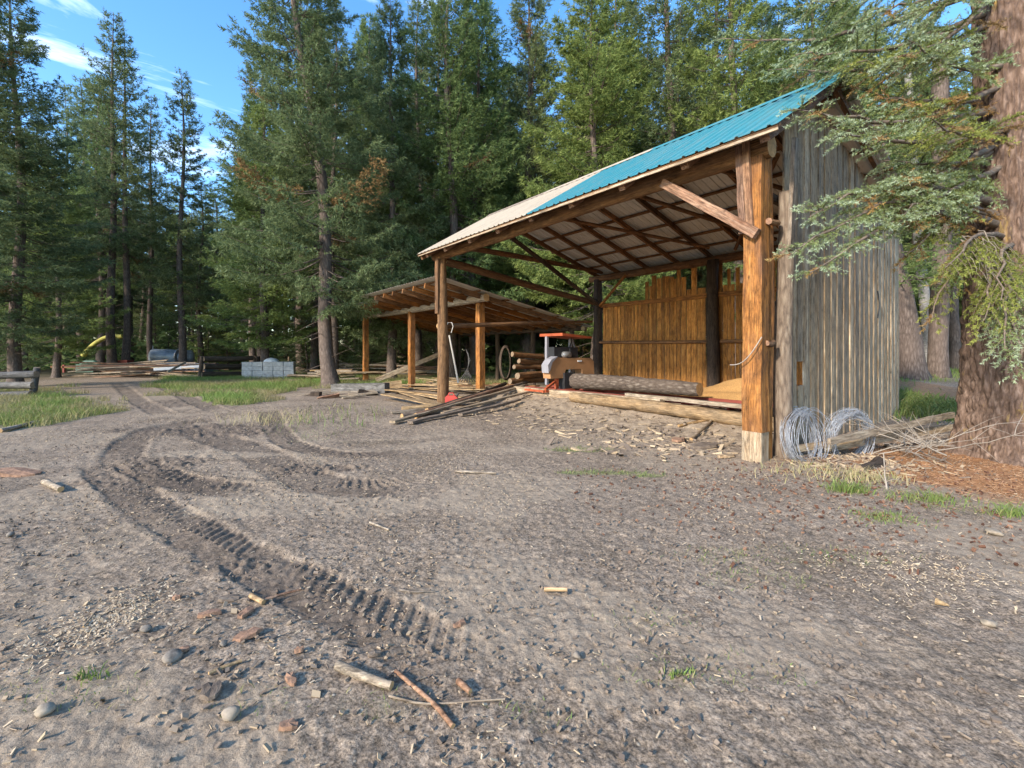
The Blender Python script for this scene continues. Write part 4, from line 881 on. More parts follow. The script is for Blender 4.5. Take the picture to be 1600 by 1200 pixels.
# brush pile
def twig_arr(m, p, d, ln, r_, rng, curl=.3, n=8, kids=3):
    s = np.linspace(0, 1, n)[:, None]; P = p+d*ln*s+nrm(rng.normal(size=(1, 3)))*curl*ln*s**2*.5+rng.normal(size=(n, 3))*.006; m.tube(P, np.linspace(r_, r_*.35, n), 4, cap=False)
    if kids:
        for _ in range(kids): k_ = rng.integers(2, n-1); twig_arr(m, P[k_], nrm((d+rng.normal(size=3)*.55)[None])[0], ln*.45, r_*.5, rng, curl, 5, 0)
rng = np.random.default_rng(31)
for q in range(30):
    p = np.array(at(rng.uniform(1350, 1480), rng.uniform(690, 715), rng.uniform(6.0, 7.2))); p[2] = max(p[2], .02)
    az = rng.uniform(0, 6.28); d = nrm(np.array([[math.cos(az), math.sin(az), rng.uniform(-.02, .55)]]))[0]; m = MB(); twig_arr(m, p, d, rng.uniform(.5, 1.1), rng.uniform(.006, .011), rng)
    tag(m.build('dead_branch', M['deadtwig'], None, True), 'dry grey branch tangled in the brush between wire rolls and big spruce', 'branch', 'dead branches beside the big spruce')
m = MB(); twig_arr(m, np.array(at(1385, 770, 5.0)), np.array([.05, .2, .97]), .42, .013, rng, .1); tag(m.build('dead_branch', M['deadtwig'], None, True), 'forked grey stick standing upright in the orange needles', 'branch')

# ------------------------------------------------------------------ sticks, bark and boards in the yard
def gstick(pts, r0, r1, mat, label, name='stick', n=8, cat='stick', group=None, lift=0.0):
    P = [];
    for px, py in pts: x, y = gpt(px, py); P.append((x, y, ghf(x, y)+r0*.8+lift+.008))
    P = np.array(P); t = np.linspace(0, len(P)-1, max(8, len(P)*3)); P = np.stack([np.interp(t, np.arange(len(P)), P[:, q]) for q in range(3)], 1)
    for _ in range(2): P[1:-1] = (P[:-2]+2*P[1:-1]+P[2:])/4
    m = MB(); V, Q = tube_arr(P, np.linspace(r0, r1, len(P)), n, .2); m.add(V, Q); m.add(V[:n], [list(range(n))], 1); m.add(V[-n:], [list(range(n))[::-1]], 1)
    return tag(m.build(name, [mat, M['cut']], None, True), label, cat, group)
bg_ = M['paleboard']
gstick([(527, 1049), (560, 1062), (590, 1073), (612, 1079)], .022, .019, bg_, 'thick pale broken branch in the foreground')
gstick([(618, 1052), (650, 1078), (680, 1103), (708, 1136)], .009, .011, M['rose'], 'curved reddish stick crossing a thin twig in the foreground')
gstick([(608, 1090), (660, 1103), (720, 1098), (789, 1093)], .006, .004, bg_, 'long thin twig lying across the curved stick', n=5)
gstick([(326, 1062), (350, 1051), (378, 1041)], .009, .008, M['fresh'], 'straight yellow stick beside the grey bark slab', n=5)
gstick([(412, 943), (440, 934), (470, 926)], .010, .006, M['rose'], 'orange tinted stick beside the tyre track', n=6)
gstick([(392, 937), (412, 948)], .016, .014, M['fresh'], 'short peeled stub next to the orange stick')
gstick([(850, 925), (886, 925)], .015, .013, M['fresh'], 'short round peeled peg lying in the open yard')
gstick([(624, 926), (650, 930), (680, 928)], .009, .004, bg_, 'small pale sliver right of the tyre track', n=5)
gstick([(712, 741), (775, 744)], .018, .015, bg_, 'pale stick lying at the far end of the tracks', n=6)
gstick([(70, 757), (95, 769)], .035, .03, bg_, 'pale short stick in the left of the yard')
gstick([(578, 819), (608, 831)], .012, .008, bg_, 'pale splinter in the centre of the yard', n=5)
gstick([(1462, 943), (1483, 950)], .022, .006, M['fresh'], 'pale wedge of split wood in the right foreground')
gstick([(1060, 672), (1162, 666)], .03, .025, M['fresh'], 'fresh yellow lath on the dirt floor at the shed opening', n=6)
gstick([(960, 672), (1000, 690)], .02, .01, bg_, 'bent pale stick on the dirt in front of the shed', n=6)
gstick([(1080, 690), (1118, 668), (1126, 655)], .03, .02, M['grey'], 'grey stick propped on the debris near the corner post', n=6)
gstick([(0, 676), (30, 669), (58, 661)], .04, .035, bg_, 'long pale pole at the edge of the left grass', n=6)
gstick([(130, 985), (150, 960)], .006, .004, bg_, 'thin pale splinter in the left yard', n=4)
gstick([(716, 1068), (735, 1085)], .016, .012, M['rose'], 'small brown stub right of the crossed sticks')
def flake(px, py, w, l, mat, label, rot, th=.014, name='bark_slab'):
    x, y = gpt(px, py); rng = np.random.default_rng(int(px+py*3)); n_ = 12; poly = []
    for q in range(n_):
        a1 = q/n_*2*math.pi; rr = rng.uniform(.78, 1.12)*(1/max(abs(math.cos(a1)), abs(math.sin(a1))))**.55
        poly.append((rr*l/2*math.cos(a1), rr*w/2*math.sin(a1)))
    m = MB(); V = []; F = []
    for lay in (0, 1): V += [(p[0]*(1-.06*lay), p[1]*(1-.06*lay), lay*th*rng.uniform(.7, 1.5)) for p in poly]
    V.append((0, 0, th*1.5)); V.append((0, 0, 0)); V = np.array(V); V[:, 2] += .25*np.abs(V[:, 1])**1.0*rng.uniform(0, .6)
    for q in range(n_): q2 = (q+1) % n_; F += [(q, q2, n_+q2, n_+q), (n_+q, n_+q2, 2*n_), (q2, q, 2*n_+1)]
    m.add(V, F); o = m.build(name, mat); o.location = (x, y, ghf(x, y)+.006); o.rotation_euler = (rng.normal()*.06, rng.normal()*.06, rot); return tag(o, label, 'bark')
flake(388, 998, .085, .13, M['redbark'], 'large reddish slab of bark in the left foreground', .6)
flake(330, 1088, .085, .13, M['bark_log'], 'rough grey slab of bark below the yellow stick', 2.0)
flake(386, 962, .05, .11, M['redbark'], 'upright narrow bark flake above the large red one', 1.4)
flake(326, 965, .06, .13, M['redbark'], 'reddish curled bark flake left of the narrow one', .5)
flake(358, 940, .06, .13, M['bark_log'], 'grey brown bark flake near the orange stick', .3)
flake(285, 1023, .035, .06, M['redbark'], 'small orange bark flake touching the grey stone', .7)
flake(455, 1068, .04, .09, M['redbark'], 'orange bark pair right of the grey slab', 2.3)
flake(276, 938, .04, .05, M['redbark'], 'tiny orange bark flake in the left yard', .2)
flake(468, 1023, .035, .045, M['redbark'], 'round orange bark chip in the middle left foreground', .1)
flake(585, 1026, .04, .06, M['bark_log'], 'pale grey bark chip left of the broken branch', .4)
flake(718, 977, .035, .07, M['redbark'], 'yellow brown bark crumbs right of the track', .5)
flake(25, 742, .25, .5, M['redbark'], 'flat brown slab of bark at the left of the yard', .2, .04)
flake(1100, 700, .28, .5, M['bark_log'], 'broad dark bark slab on the debris near the corner post', .3, .04)
flake(1060, 690, .22, .5, M['redbark'], 'curled brown bark slab left of the broad dark one', 1.2, .04)
flake(1135, 715, .12, .3, M['grey'], 'grey splintered slab at the foot of the corner post', .3, .03)
flake(450, 1140, .05, .07, M['redbark'], 'reddish bark chip at the very bottom of the picture', .3)

# long slabs and boards round the far post, nearest the open yard
bl = lambda p, q, w, t, mt, lb, gp=None: tag(board('slab_board', p, q, w, t, mt, None, (0, 0, 1) if w < t*1.2 else SA.lerp(SB, .5), .012, 6, wane=.015), lb, 'board', gp)
def gp3(px, py, z): x, y = gpt(px, py); return Vector((x, y, ghf(x, y)+z))
heap = [((612, 664), (822, 620), .05, 'paleboard'), ((650, 655), (800, 622), .10, 'rose'), ((690, 650), (825, 628), .05, 'grey'), ((700, 640), (826, 612), .22, 'bark_log'), ((640, 664), (735, 645), .04, 'bark_log'), ((668, 648), (790, 616), .16, 'darkwood'), ((720, 652), (812, 634), .05, 'bark_log'), ((628, 643), (700, 640), .03, 'fresh'), ((612, 648), (690, 643), .03, 'paleboard'), ((628, 655), (690, 648), .06, 'bark_log')]
for q, (p, s_, z, mt) in enumerate(heap):
    A = gp3(*p, .04+z*.3); B = gp3(*s_, .06+z)
    if q % 2: o = log('slab_log', A, B, .07, .06, M['bark_log'] if mt == 'bark_log' else M[mt], M['cut'], None, n=7, seg=6, wob=.3)
    else: o = board('slab_board', A, B, .16, .05, M[mt], None, SA, .012, 6, wane=.03)
    tag(o, 'bark edged slab in the long heap running past the far front post', 'slab', 'slab heap beside the far front post')
fan = [((608, 600), (700, 608)), ((606, 604), (690, 632)), ((600, 618), (690, 634)), ((616, 598), (760, 604)), ((640, 598), (790, 608)), ((604, 610), (740, 622)), ((612, 606), (720, 628)), ((690, 600), (830, 604)), ((700, 606), (815, 612)), ((650, 604), (770, 614))]
for q, (p, s_) in enumerate(fan):
    o = board('sawn_board', gp3(p[0], p[1]+6, .10+.03*(q % 3)), gp3(s_[0], s_[1]+6, .06+.03*(q % 4)), .26, .03, M['fresh'], None, SB, .01, 5, wane=.03); tag(o, 'fresh yellow board in the fan of sawn lumber under the lean-to edge', 'board', 'fan of fresh boards')
o = board('timber', at(522, 607, 17.5), at(605, 606, 16.6), .36, .3, M['greytimber'], None, UP, .01, 4); tag(o, 'thick slate grey squared timber by the large spruce', 'timber')
o = board('timber', at(596, 604, 17.4), at(628, 600, 17.6), .28, .26, M['fresh'], None, UP, .01, 3); tag(o, 'short tan squared timber right of the slate grey one', 'timber')
for q, (p0_, p1_, y0, w, mt) in enumerate((((505, 614), (585, 610), 16, .2, 'paleboard'), ((545, 616), (590, 613), 15.4, .3, 'grey'), ((440, 622), (492, 615), 15.6, .3, 'paleboard'), ((448, 612), (525, 609), 17.5, .15, 'paleboard'), ((515, 620), (560, 617), 15.0, .22, 'grey'), ((535, 622), (572, 618), 14.6, .2, 'paleboard'), ((495, 624), (530, 618), 14.6, .2, 'rose'), ((560, 611), (592, 620), 15.5, .2, 'darkwood'))):
    o = board('old_board', at(*p0_, y0), at(*p1_, y0+.4), w, .05, M[mt], None, UB.tolist()+[0.05] if False else (UB[0], UB[1], .05), .012, 4, wane=.03); tag(o, 'weathered board in the low pile in front of the slate grey timber', 'board', 'low board pile by the spruce')
o = board('block', at(494, 624, 15.6), at(494, 612, 15.6), .3, .25, M['darkwood'], None, (1, 0, 0), .01, 2); tag(o, 'short dark wooden block standing among the low boards', 'block')
for q in range(9):
    o = board('lumber', S(12+q*.35, 3.2+q*.2, .12+.05*(q % 3)), S(18.5-q*.2, 3.4+q*.22, .12+.05*(q % 3)), .22, .04, M['fresh' if q % 2 else 'grey'], None, SB, .008, 4); tag(o, 'board stacked on the ground under the lean-to', 'board', 'boards under the lean-to')
for q in range(7):
    o = board('lumber', S(9.6, 2.4+q*.42, .14+.06*(q % 3)), S(12.5, 2.6+q*.42, .14+.05*(q % 2)), .24, .05, M['brown' if q % 2 else 'grey'], None, SB, .008, 4); tag(o, 'dark board lying flat between the two sheds', 'board', 'boards between the two sheds')
# leaning grey plank behind the lean-to
sboard(588, 594, 21, 700, 548, 23, .22, .06, M['grey'], 'long grey plank leaning up under the lean-to', side=(0, .3, 1))
# red fuel can
e = empty('fuel_can', gp3(706, 634, .03), 'small red plastic fuel can behind the far front post', 'fuel can'); c = np.array(e.location)
m = MB(); m.prism([(-.17, 0), (.17, 0), (.18, .04), (.18, .19), (.10, .27), (-.13, .27), (-.18, .22), (-.18, .04)], -.09, .09, 0, lambda u, v, w: (c[0]+u, c[1]+w, c[2]+v)); m.build('body', M['redplastic'], e)
m = MB(); m.tube([c+(-.10, 0, .27), c+(-.08, 0, .33), c+(.03, 0, .34), c+(.07, 0, .27)], .016, 6); m.build('handle', M['redplastic'], e, True)
m = MB(); m.tube([c+(.13, 0, .24), c+(.17, 0, .30), c+(.20, 0, .33)], [.03, .024, .018], 8); m.build('spout', M['black'], e, True)
# pole with hook leaning on the post
e = empty('hook_pole', at(704, 600, 13.2), 'pale handled pole with white curved hook leaning on the far front post', 'tool')
m = MB(); m.tube([at(716, 598, 13.3), at(702, 524, 13.0)], [.032, .026], 8); m.build('handle', M['haft'], e, True)
m = MB(); m.tube([at(705, 520, 13), at(708, 510, 13), at(706, 504, 13), at(700, 504, 13), at(698, 510, 13)], .011, 6); m.build('hook', M['haft'], e, True)
# standing hoops and small rods under the lean-to
for px, y, rx, rz, lb in ((790, 17.5, .18, .60, 'tall dark ring of stacked hoops standing behind the lean-to post'),):
    m = MB(); c = at(px, 567, y)
    for q in range(7):
        t = np.linspace(0, 2*math.pi, 30); m.tube([(c.x+math.cos(w)*rx*(1+.12*q*.5), c.y+.05*q+math.sin(w*1)*.05, c.z+math.sin(w)*rz*(1+.02*q)) for w in t], .022, 5, cap=False)
    tag(m.build('hoop_bundle', M['darkwood'], None, True), lb, 'hoops')
m = MB()
for q in range(7):
    p = np.array(at(716+q*4.5, 597, 14.6+.08*q)); t = np.linspace(0, 1, 8); m.tube([p+np.array([(.35-.10*q)*math.sin(w*2.4), .1*w, 1.05*w*(1-.05*q)]) for w in t], .014, 5)
tag(m.build('wire_tangle', M['greytimber'], None, True), 'tangle of bent steel rods standing behind the far front post', 'rods')

# ------------------------------------------------------------------ cordwood behind the sawmill
for q in range(5):
    o = log('stacked_log', S(10.3+random.random()*.3, 6.2, .40+.22*q+random.random()*.08), S(10.0+random.random()*.3, 3.7+random.random()*.5, .36+.24*q+random.random()*.1), .11, .08+.04*random.random(), M['brown'], M['cutgrey'], None, n=9, seg=4); tag(o, 'dark log in the stack behind the band sawmill', 'log', 'stacked logs behind the sawmill')
# lumber heaps and piles behind the lean-to
rng = np.random.default_rng(77)
for q in range(26):
    px = rng.uniform(560, 690); y = rng.uniform(27, 29.5); z = .08+.07*(q % 9); x = (px-800)/715*y; L_ = rng.uniform(1.8, 4.5)
    o = board('lumber', (x-L_/2, y+rng.normal()*.2, z+.10), (x+L_/2, y+rng.normal()*.2, z+rng.normal()*.04+.10), .2, .05, M[['grey', 'paleboard', 'rose', 'brown'][q % 4]], None, (0, 1, .1), .01, 2); tag(o, 'old board in the distant lumber stack seen beneath the lean-to', 'board', 'distant lumber stack')
for q in range(18):
    px = rng.uniform(455, 560); y = rng.uniform(22.5, 24.5); z = .08+.08*(q % 7); x = (px-800)/715*y; L_ = rng.uniform(1.0, 2.6)
    o = board('lumber', (x-L_/2, y+rng.normal()*.2, z), (x+L_/2, y+rng.normal()*.2, z+rng.normal()*.06), .2, .05, M[['grey', 'paleboard', 'fresh', 'paleboard'][q % 4]], None, (0, 1, .1), .01, 2); tag(o, 'pale offcut in the stack right behind the large spruce trunk', 'board', 'offcut stack behind the large spruce')
# the long untidy board pile across the track
for q in range(34):
    c = at(rng.uniform(150, 285), 590, rng.uniform(25.5, 28)); L_ = rng.uniform(2.5, 6.0); an = rng.normal()*.16; z = .12+.030*q*.75; dz = rng.normal()*.10
    d = Vector((math.cos(an)*L_/2, math.sin(an)*L_/2, dz))
    o = board('pile_board', Vector((c.x, c.y, z))-d, Vector((c.x, c.y, z))+d, .2, .045, M[['paleboard', 'grey', 'rose', 'paleboard', 'darkwood'][q % 5]], None, (0, 1, .15), .015, 3, wane=.02); tag(o, 'loose long board in the untidy pile across the far track', 'board', 'untidy board pile')
sboard(262, 581, 24.5, 290, 566, 26, .12, .05, M['paleboard'], 'pale board sticking up at an angle from the pile', side=(0, 1, .1))
sboard(240, 577, 25.5, 335, 571, 27, .16, .05, M['white'], 'white painted board on top of the untidy pile', side=(0, 0, 1))
# brush mound in front of the pile
# ------------------------------------------------------------------ tank, fences, blocks
def cyl(m, p0, p1, r_, n=20, dome=.4):
    p0 = np.array(p0, float); p1 = np.array(p1, float); d = nrm((p1-p0)[None])[0]; prof = [(-dome, .02), (-dome*.8, .55), (-dome*.4, .88), (0, 1)]
    P = [p0+d*r_*a1 for a1, _ in prof]+[p1-d*r_*a1 for a1, _ in prof[::-1]]; m.tube(P, [r_*q for _, q in prof]+[r_*q for _, q in prof[::-1]], n)
e = empty('storage_tank', at(268, 580, 31), 'silver horizontal tank on a low trailer behind the board pile', 'tank')
m = MB(); cyl(m, at(238, 557, 31), at(299, 559, 32), .52); m.build('tank_body', M['tank'], e, True)
for px in (262, 281):
    m = MB(); p = np.array(at(px, 557.5, 31.5)); m.tube([p+(-.03, 0, 0), p+(.03, 0, 0)], [.55, .55], 24); m.build('band', M['steel'], e, True)
m = MB(); m.box(at(272, 574, 31), (5.2, 1.3, .55)); m.build('trailer_bed', M['mesh'], e)
for px in range(226, 318, 13):
    board('stake', at(px, 582, 30.2), at(px, 566, 30.2), .06, .05, M['lilac'], e, (1, 0, 0), 0, 1)
board('side_rail', at(222, 567, 30.2), at(314, 568.5, 30.2), .08, .04, M['lilac'], e, UP, 0, 1)
m = MB(); m.tube([at(239, 552, 31), at(239, 540, 31)], .03, 6); m.build('vent_pipe', M['steel'], e)
def fence(name, posts, rails, mat, label, r_=.09, rr=.10, hp=1.1):
    e = empty(name, (*posts[0][:2], 0), label, 'fence')
    for (x, y, h, ln) in posts: log('post', (x, y, -.1), (x+ln, y, h), r_, r_*.85, mat, M['cutgrey'], e, n=9, seg=3)
    for A, B in rails: log('rail', A, B, rr, rr*.85, mat, M['cutgrey'], e, n=8, seg=5, bend=.03, wob=.2)
    return e
x0, y0 = pxy(48, 15.3)
fence('rail_fence', [(x0, y0, .98, .22), (*pxy(-260, 15.0), 1.1, 0)], [(at(57, 588-3, 15.2), at(-260, 592, 15)), (at(52, 602, 15.2), at(-260, 608, 15)), (at(48, 616, 15.2), at(-260, 622, 15)), (at(30, 626, 14.6), at(-200, 640, 14.2))], M['greytimber'], 'weathered grey log rail fence at the left edge of the yard', .10, .115)
x0, y0 = pxy(312, 24)
fence('rail_fence', [(x0, y0, 1.28, .1), (*pxy(404, 26.5), 1.25, 0)], [(at(318, 561, 24), at(395, 559, 26)), (at(318, 573, 24), at(380, 572, 26)), (at(314, 586, 24), at(385, 583, 26))], M['darkwood'], 'dark log rail fence between the trailer and the concrete blocks', .11, .15)
fence('rail_fence', [(*pxy(452, 30), 1.2, 0), (*pxy(505, 30), 1.2, 0), (*pxy(560, 31), 1.2, 0)], [(at(450, 570, 30), at(560, 569, 31)), (at(450, 577, 30), at(560, 577, 31))], M['grey'], 'far low rail fence behind the large spruce', .08, .07)
fence('rail_fence', [(*pxy(575, 36), 1.5, 0), (*pxy(640, 36), 1.5, 0), (*pxy(700, 36), 1.5, 0)], [(at(560, 557, 36), at(710, 560, 36)), (at(560, 564, 36), at(710, 566, 36))], M['grey'], 'distant rail fence seen beneath the lean-to roof', .08, .08)
e = empty('block_stack', at(410, 593, 25), 'low wall of pale grey concrete blocks standing in the grass', 'blocks')
rz = math.atan2(.6, 2.7)
for r_ in range(4):
    for q in range(5):
        m = MB(); u = (q+.5)*.52+(.26 if r_ % 2 else 0)-.26*(r_ % 2); p = at(372, 592, 24.8); m.box((p.x+.27+u*1.0+random.uniform(-.012, .012), p.y+u*.16, .02+.125+r_*.235+.0), (.505, .4, .225), 0, .16+random.uniform(-.03, .03)); m.build('block', M['concrete'], e)
m = MB(); p = np.array(at(424, 566, 25.6)); m.tube([p+(0, 0, -.35), p+(0, 0, -.05), p+(0, 0, .12), p+(0, 0, .22), p+(0, 0, .25)], [.42, .42, .36, .2, .02], 18); tag(m.build('white_dome', M['white'], None, True), 'white domed lid showing above the concrete blocks', 'dome')
# yellow curved arc (old spout) and rusty machine bits in the wood edge
m = MB(); t = np.linspace(0, 1, 14)
m.tube([np.array(at(130+44*u+(14*u*u), 556-31*math.sin(u*1.75), 30)) for u in t], np.linspace(.16, .13, 14), 8); tag(m.build('curved_spout', M['yellowgreen'], None, True), 'mossy yellow curved spout rising at the edge of the wood', 'spout')
m = MB(); m.tube([at(186, 527, 29.8), at(192, 525, 29.8)], .14, 8); tag(m.build('spout_tip', M['yellowgreen'], None, True), 'short yellow cap between the twin trunks', 'cap')
e = empty('old_machine', at(140, 582, 29), 'low green farm machine with rusty red frame behind the board pile', 'machine')
m = MB(); m.box(at(140, 575, 29), (1.1, .7, .5)); m.tube([at(128, 570, 28.8), at(134, 566, 28.8), at(148, 566, 28.8), at(154, 570, 28.8)], .14, 8); m.build('body', M['greenpaint'], e)
board('frame_bar', at(80, 573, 29), at(128, 574, 29), .12, .1, M['brown'], e, UP, 0, 1); board('frame_bar', at(100, 582, 29), at(100, 570, 29), .12, .1, M['redpaint'], e, (1, 0, 0), 0, 1)
for px, w, h in ((168, .5, .7), (195, .7, .9), (212, .4, .6)):
    m = MB(); p = at(px, 580, 29.4); m.box((p.x, p.y, h/2), (w, .5, h)); m.box((p.x, p.y, h+.04), (w*1.1, .56, .08)); tag(m.build('rusty_crate', M['redpaint'], None), {168: 'leftmost of the rusty red steel boxes behind the board pile', 195: 'largest of the rusty red steel boxes behind the board pile', 212: 'smallest rusty red steel box nearest the tank'}[px], 'steel box')

# ------------------------------------------------------------------ litter and grass
def scatter(n, region, rng):
    x = rng.uniform(region[0], region[1], n); y = region[2]+(region[3]-region[2])*rng.random(n)**region[4]; return x, y
def gfull(x, y):
    d, _ = tracks(x, y); return gh(x, y)+d
def chips(name, x, y, l, w, t, mat, label, rng, varlo=0, varhi=1, tilt=.35, kindlabel='litter'):
    n = len(x); z = gfull(x, y)+.010; az = rng.random(n)*6.28; ll = l*(.4+1.1*rng.random(n)**2); ww = w*(.5+rng.random(n)); tt = t*(.5+rng.random(n)); ti = rng.normal(size=n)*tilt; tj = rng.normal(size=n)*tilt
    X = np.stack([np.cos(az)*np.cos(ti), np.sin(az)*np.cos(ti), np.sin(ti)], 1); Y = np.stack([-np.sin(az), np.cos(az), np.sin(tj)], 1); Z = np.cross(X, Y); c = np.stack([x, y, z], 1)
    k_ = [(-1, -.7, -1), (1, -1, -1), (.85, .8, -1), (-1.1, 1, -1), (-1, -.7, 1), (1, -1, 1), (.85, .8, 1), (-1.1, 1, 1)]
    V = np.stack([c+X*(a1*ll/2)[:, None]+Y*(b1*ww/2)[:, None]+Z*(c1*tt/2)[:, None] for a1, b1, c1 in k_], 1).reshape(-1, 3); o8 = (np.arange(n)*8)[:, None, None]
    F = (np.array([(4, 5, 6, 7), (0, 1, 5, 4), (1, 2, 6, 5), (2, 3, 7, 6), (3, 0, 4, 7)])[None]+o8).reshape(-1, 4); v = np.repeat(varlo+(varhi-varlo)*rng.random(n), 5)
    o = bpy.data.objects.new(name, mesh_np(name, V, [F], [mat], var=v)); COL.objects.link(o); return tag(o, label, kindlabel, kind='stuff')
rng = np.random.default_rng(99)
def keep(x, y, f):
    m_ = rng.random(len(x)) < f; return x[m_], y[m_]
xx, yy = scatter(62000, (-9, 10, 1.1, 14, 1.5), rng); f = (.10+.9*sstep(fbm(xx*1.1, yy*1.1, 4, 55), .46, .66))*(np.abs(xx) < 1.3*yy+.5); xx, yy = keep(xx, yy, f)
chips('wood_chips', xx, yy, .024, .006, .003, M['chips'], 'small pale wood chips and splinters strewn over the yard', rng, .12, .95)
xx, yy = scatter(26000, (-8, 9, 1.1, 13, 1.4), rng); f = sstep(fbm(xx*.8, yy*.8, 3, 57), .45, .6)*.7+.1; xx, yy = keep(xx, yy, f)
chips('soil_crumbs', xx, yy, .020, .013, .008, M['chips'], 'dark crumbs of earth and bark strewn over the yard', rng, 0, .38, .5)
xx = rng.uniform(-1.2, 4.6, 1100); yy = rng.uniform(6.0, 15.5, 1100); a1, b1 = ab(xx, yy); m_ = (b1 > -.9) & (b1 < 2.4) & (a1 > .3) & (a1 < 9.5); xx, yy = xx[m_], yy[m_]
chips('slab_debris', xx, yy, .20, .035, .010, M['chips'], 'split slabs and shavings littering the dirt before the sawmill', rng, .05, .75, .15)
xx = rng.normal(-1.25, .55, 260); yy = rng.normal(2.35, .38, 260); m_ = (yy > 1.5); xx, yy = xx[m_], yy[m_]
chips('bark_crumbs', xx, yy, .030, .016, .006, M['chips'], 'small brown bark crumbs scattered in the left foreground', rng, .05, .6, .35)
xx = rng.normal(2.7, .9, 190); yy = rng.normal(7.6, .8, 190); m_ = (ab(xx, yy)[0] > .5); xx, yy = xx[m_], yy[m_]; chips('bark_rubble', xx, yy, .20, .055, .022, M['chips'], 'broken bark and slab ends heaped left of the corner post', rng, .1, .75, .3)
xx = rng.normal(4.7, .45, 260); yy = rng.normal(6.15, .3, 260); chips('scrap_litter', xx, yy, .14, .022, .012, M['chips'], 'grey splinters and twigs under the long boards by the wire rolls', rng, .1, .8, .35)
xx = rng.normal(3.8, 1.7, 1100); yy = rng.normal(4.9, .9, 1100); m_ = (yy > 1.6) & (yy < 7.4) & (xx > .6); xx, yy = xx[m_], yy[m_]
chips('fallen_cones', xx, yy, .030, .016, .011, M['cones'], 'brown cones and bark flakes scattered under the big spruce', rng, 0, 1, .5)
xx = rng.normal(6.4, 1.7, 14000); yy = rng.normal(5.7, 1.2, 14000); m_ = rng.random(14000) < orange_mask(xx, yy); xx, yy = xx[m_], yy[m_]
chips('needle_litter', xx, yy, .05, .005, .003, M['orangeneedle'], 'orange carpet of fallen needles round the big spruce foot', rng, 0, 1, .25)
for nm, px, py, n_, sx, sy, lb in (('shavings', 160, 975, 900, .13, .20, 'pale heap of wood shavings in the left yard'), ('shavings', 1440, 895, 600, .38, .20, 'pale wood shavings in the right foreground')):
    x, y = gpt(px, py); xx = rng.normal(x, sx, n_); yy = rng.normal(y, sy, n_); chips(nm, xx, yy, .020, .006, .002, M['chips'], lb, rng, .6, 1, .4)
def blades(name, x, y, h, w, mat, label, rng, var, lean=.45, cat='grass'):
    n = len(x); z = gfull(x, y)-.01; az = rng.random(n)*6.28; hh = h*(.45+.8*rng.random(n)); le = lean*hh*(.3+rng.random(n)); la = rng.random(n)*6.28
    c = np.stack([x, y, z], 1); wv = np.stack([np.cos(az), np.sin(az), 0*az], 1)*(w*(.6+.6*rng.random(n)))[:, None]/2; mid = c+np.stack([np.cos(la)*le*.35, np.sin(la)*le*.35, hh*.6], 1); top = c+np.stack([np.cos(la)*le, np.sin(la)*le, hh], 1)
    V = np.stack([c-wv, c+wv, mid+wv*.8, mid-wv*.8, top], 1).reshape(-1, 3); b5 = (np.arange(n)*5)[:, None]; Q = b5+np.array([[0, 1, 2, 3]]); T = b5+np.array([[3, 2, 4]])
    o = bpy.data.objects.new(name, mesh_np(name, V, [Q, T], [mat], var=np.concatenate([var, var]))); COL.objects.link(o); return tag(o, label, cat, kind='stuff')
xx = rng.uniform(-24, 6, 330000); yy = rng.uniform(9, 32, 330000); gmk = grass_mask(xx, yy); m_ = (rng.random(len(xx)) < gmk**1.2*.8); xx, yy = xx[m_], yy[m_]; print('grass', len(xx))
cl = fbm(xx*.55, yy*.55, 3, 71); blades('meadow_grass', xx, yy, .21*(.5+cl), .014, M['grass'], 'green and straw coloured grass on the left verge and behind the yard', rng, np.clip((cl-.5)*2.6+.36+rng.normal(size=len(xx))*.16, 0, 1), .8)
xx = rng.uniform(12, 34, 26000); yy = rng.uniform(13, 34, 26000); m_ = rng.random(len(xx)) < grass_mask(xx, yy); xx, yy = xx[m_], yy[m_]
blades('meadow_grass', xx, yy, .16, .02, M['grass'], 'bright green grass between the trunks right of the shed', rng, np.clip(.72+rng.normal(size=len(xx))*.15, 0, 1))
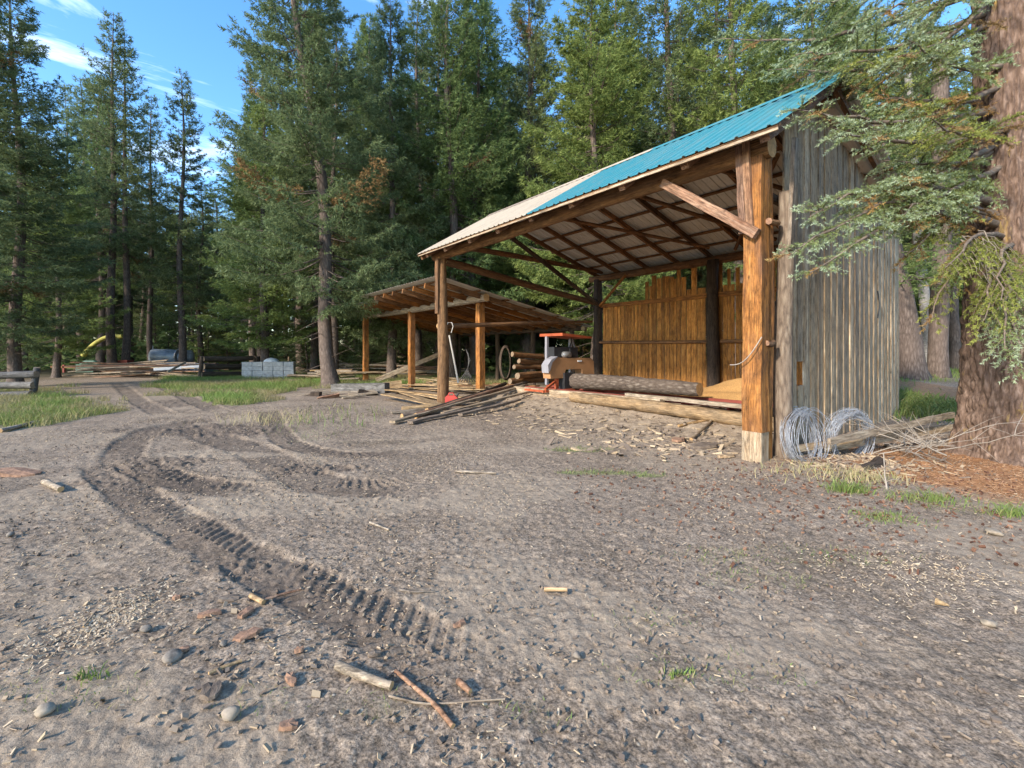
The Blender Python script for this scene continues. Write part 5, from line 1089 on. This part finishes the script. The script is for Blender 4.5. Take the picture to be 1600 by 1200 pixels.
xx = rng.uniform(-6, 6, 60000); yy = rng.uniform(3.2, 9.4, 60000); m_ = rng.random(len(xx)) < grass_mask(xx, yy)*.9; xx, yy = xx[m_], yy[m_]
blades('short_grass', xx, yy, .055, .007, M['grass'], 'short green turf in strips across the open yard', rng, np.clip(.6+rng.normal(size=len(xx))*.2, 0, 1), 1.0)
xx = rng.uniform(-3, 5.5, 70000); yy = rng.uniform(1.5, 6.5, 70000); m_ = rng.random(len(xx)) < green_faint(xx, yy)*.55; xx, yy = xx[m_], yy[m_]
blades('sparse_grass', xx, yy, .030, .0045, M['grass'], 'sparse tiny weeds between the chips in the foreground', rng, np.clip(.5+rng.normal(size=len(xx))*.25, 0, 1), 1.3)
for px, py, n_, s_, h, mt, lb in ((1325, 768, 260, .11, .13, 'grass', 'green tuft in front of the right wire roll'), (1450, 782, 240, .16, .10, 'grass', 'green tuft left of the white stone'), (1275, 740, 260, .34, .11, 'strawgrass', 'dry straw grass round the foot of the wire rolls'), (1225, 705, 160, .12, .22, 'strawgrass', 'dry straw grass behind the corner post foot'), (1380, 808, 300, .14, .05, 'grass', 'low bright weeds right of the shed'), (1585, 805, 160, .10, .12, 'grass', 'dark green tuft at the right edge'), (1360, 750, 260, .20, .12, 'strawgrass', 'dry grass beside the short dark log'), (140, 1062, 60, .035, .05, 'grass', 'small weed with pale leaves in the lower left'), (425, 660, 200, .5, .25, 'strawgrass', 'dry tan grass near the low boards'), (1063, 1055, 60, .03, .04, 'grass', 'small round weed in the lower middle')):
    x, y = gpt(px, py); xx = rng.normal(x, s_, n_); yy = rng.normal(y, s_*.6, n_); blades('grass_tuft', xx, yy, h, .008, M[mt], lb, rng, np.clip(.65+rng.normal(size=n_)*.2, 0, 1), .9)
# dark shrubs behind the grey wall
xx = rng.normal(9.9, .8, 5000); yy = rng.normal(11.6, .7, 5000); m_ = (xx-9.2)*.62*-1+(yy-11)*.785 > -2; blades('leafy_weeds', xx, yy, .26, .03, M['grass'], 'dark leafy weeds behind the grey wall corner', rng, np.clip(.55+rng.normal(size=len(xx))*.1, 0, 1), .8)
print('objects', len(bpy.data.objects))
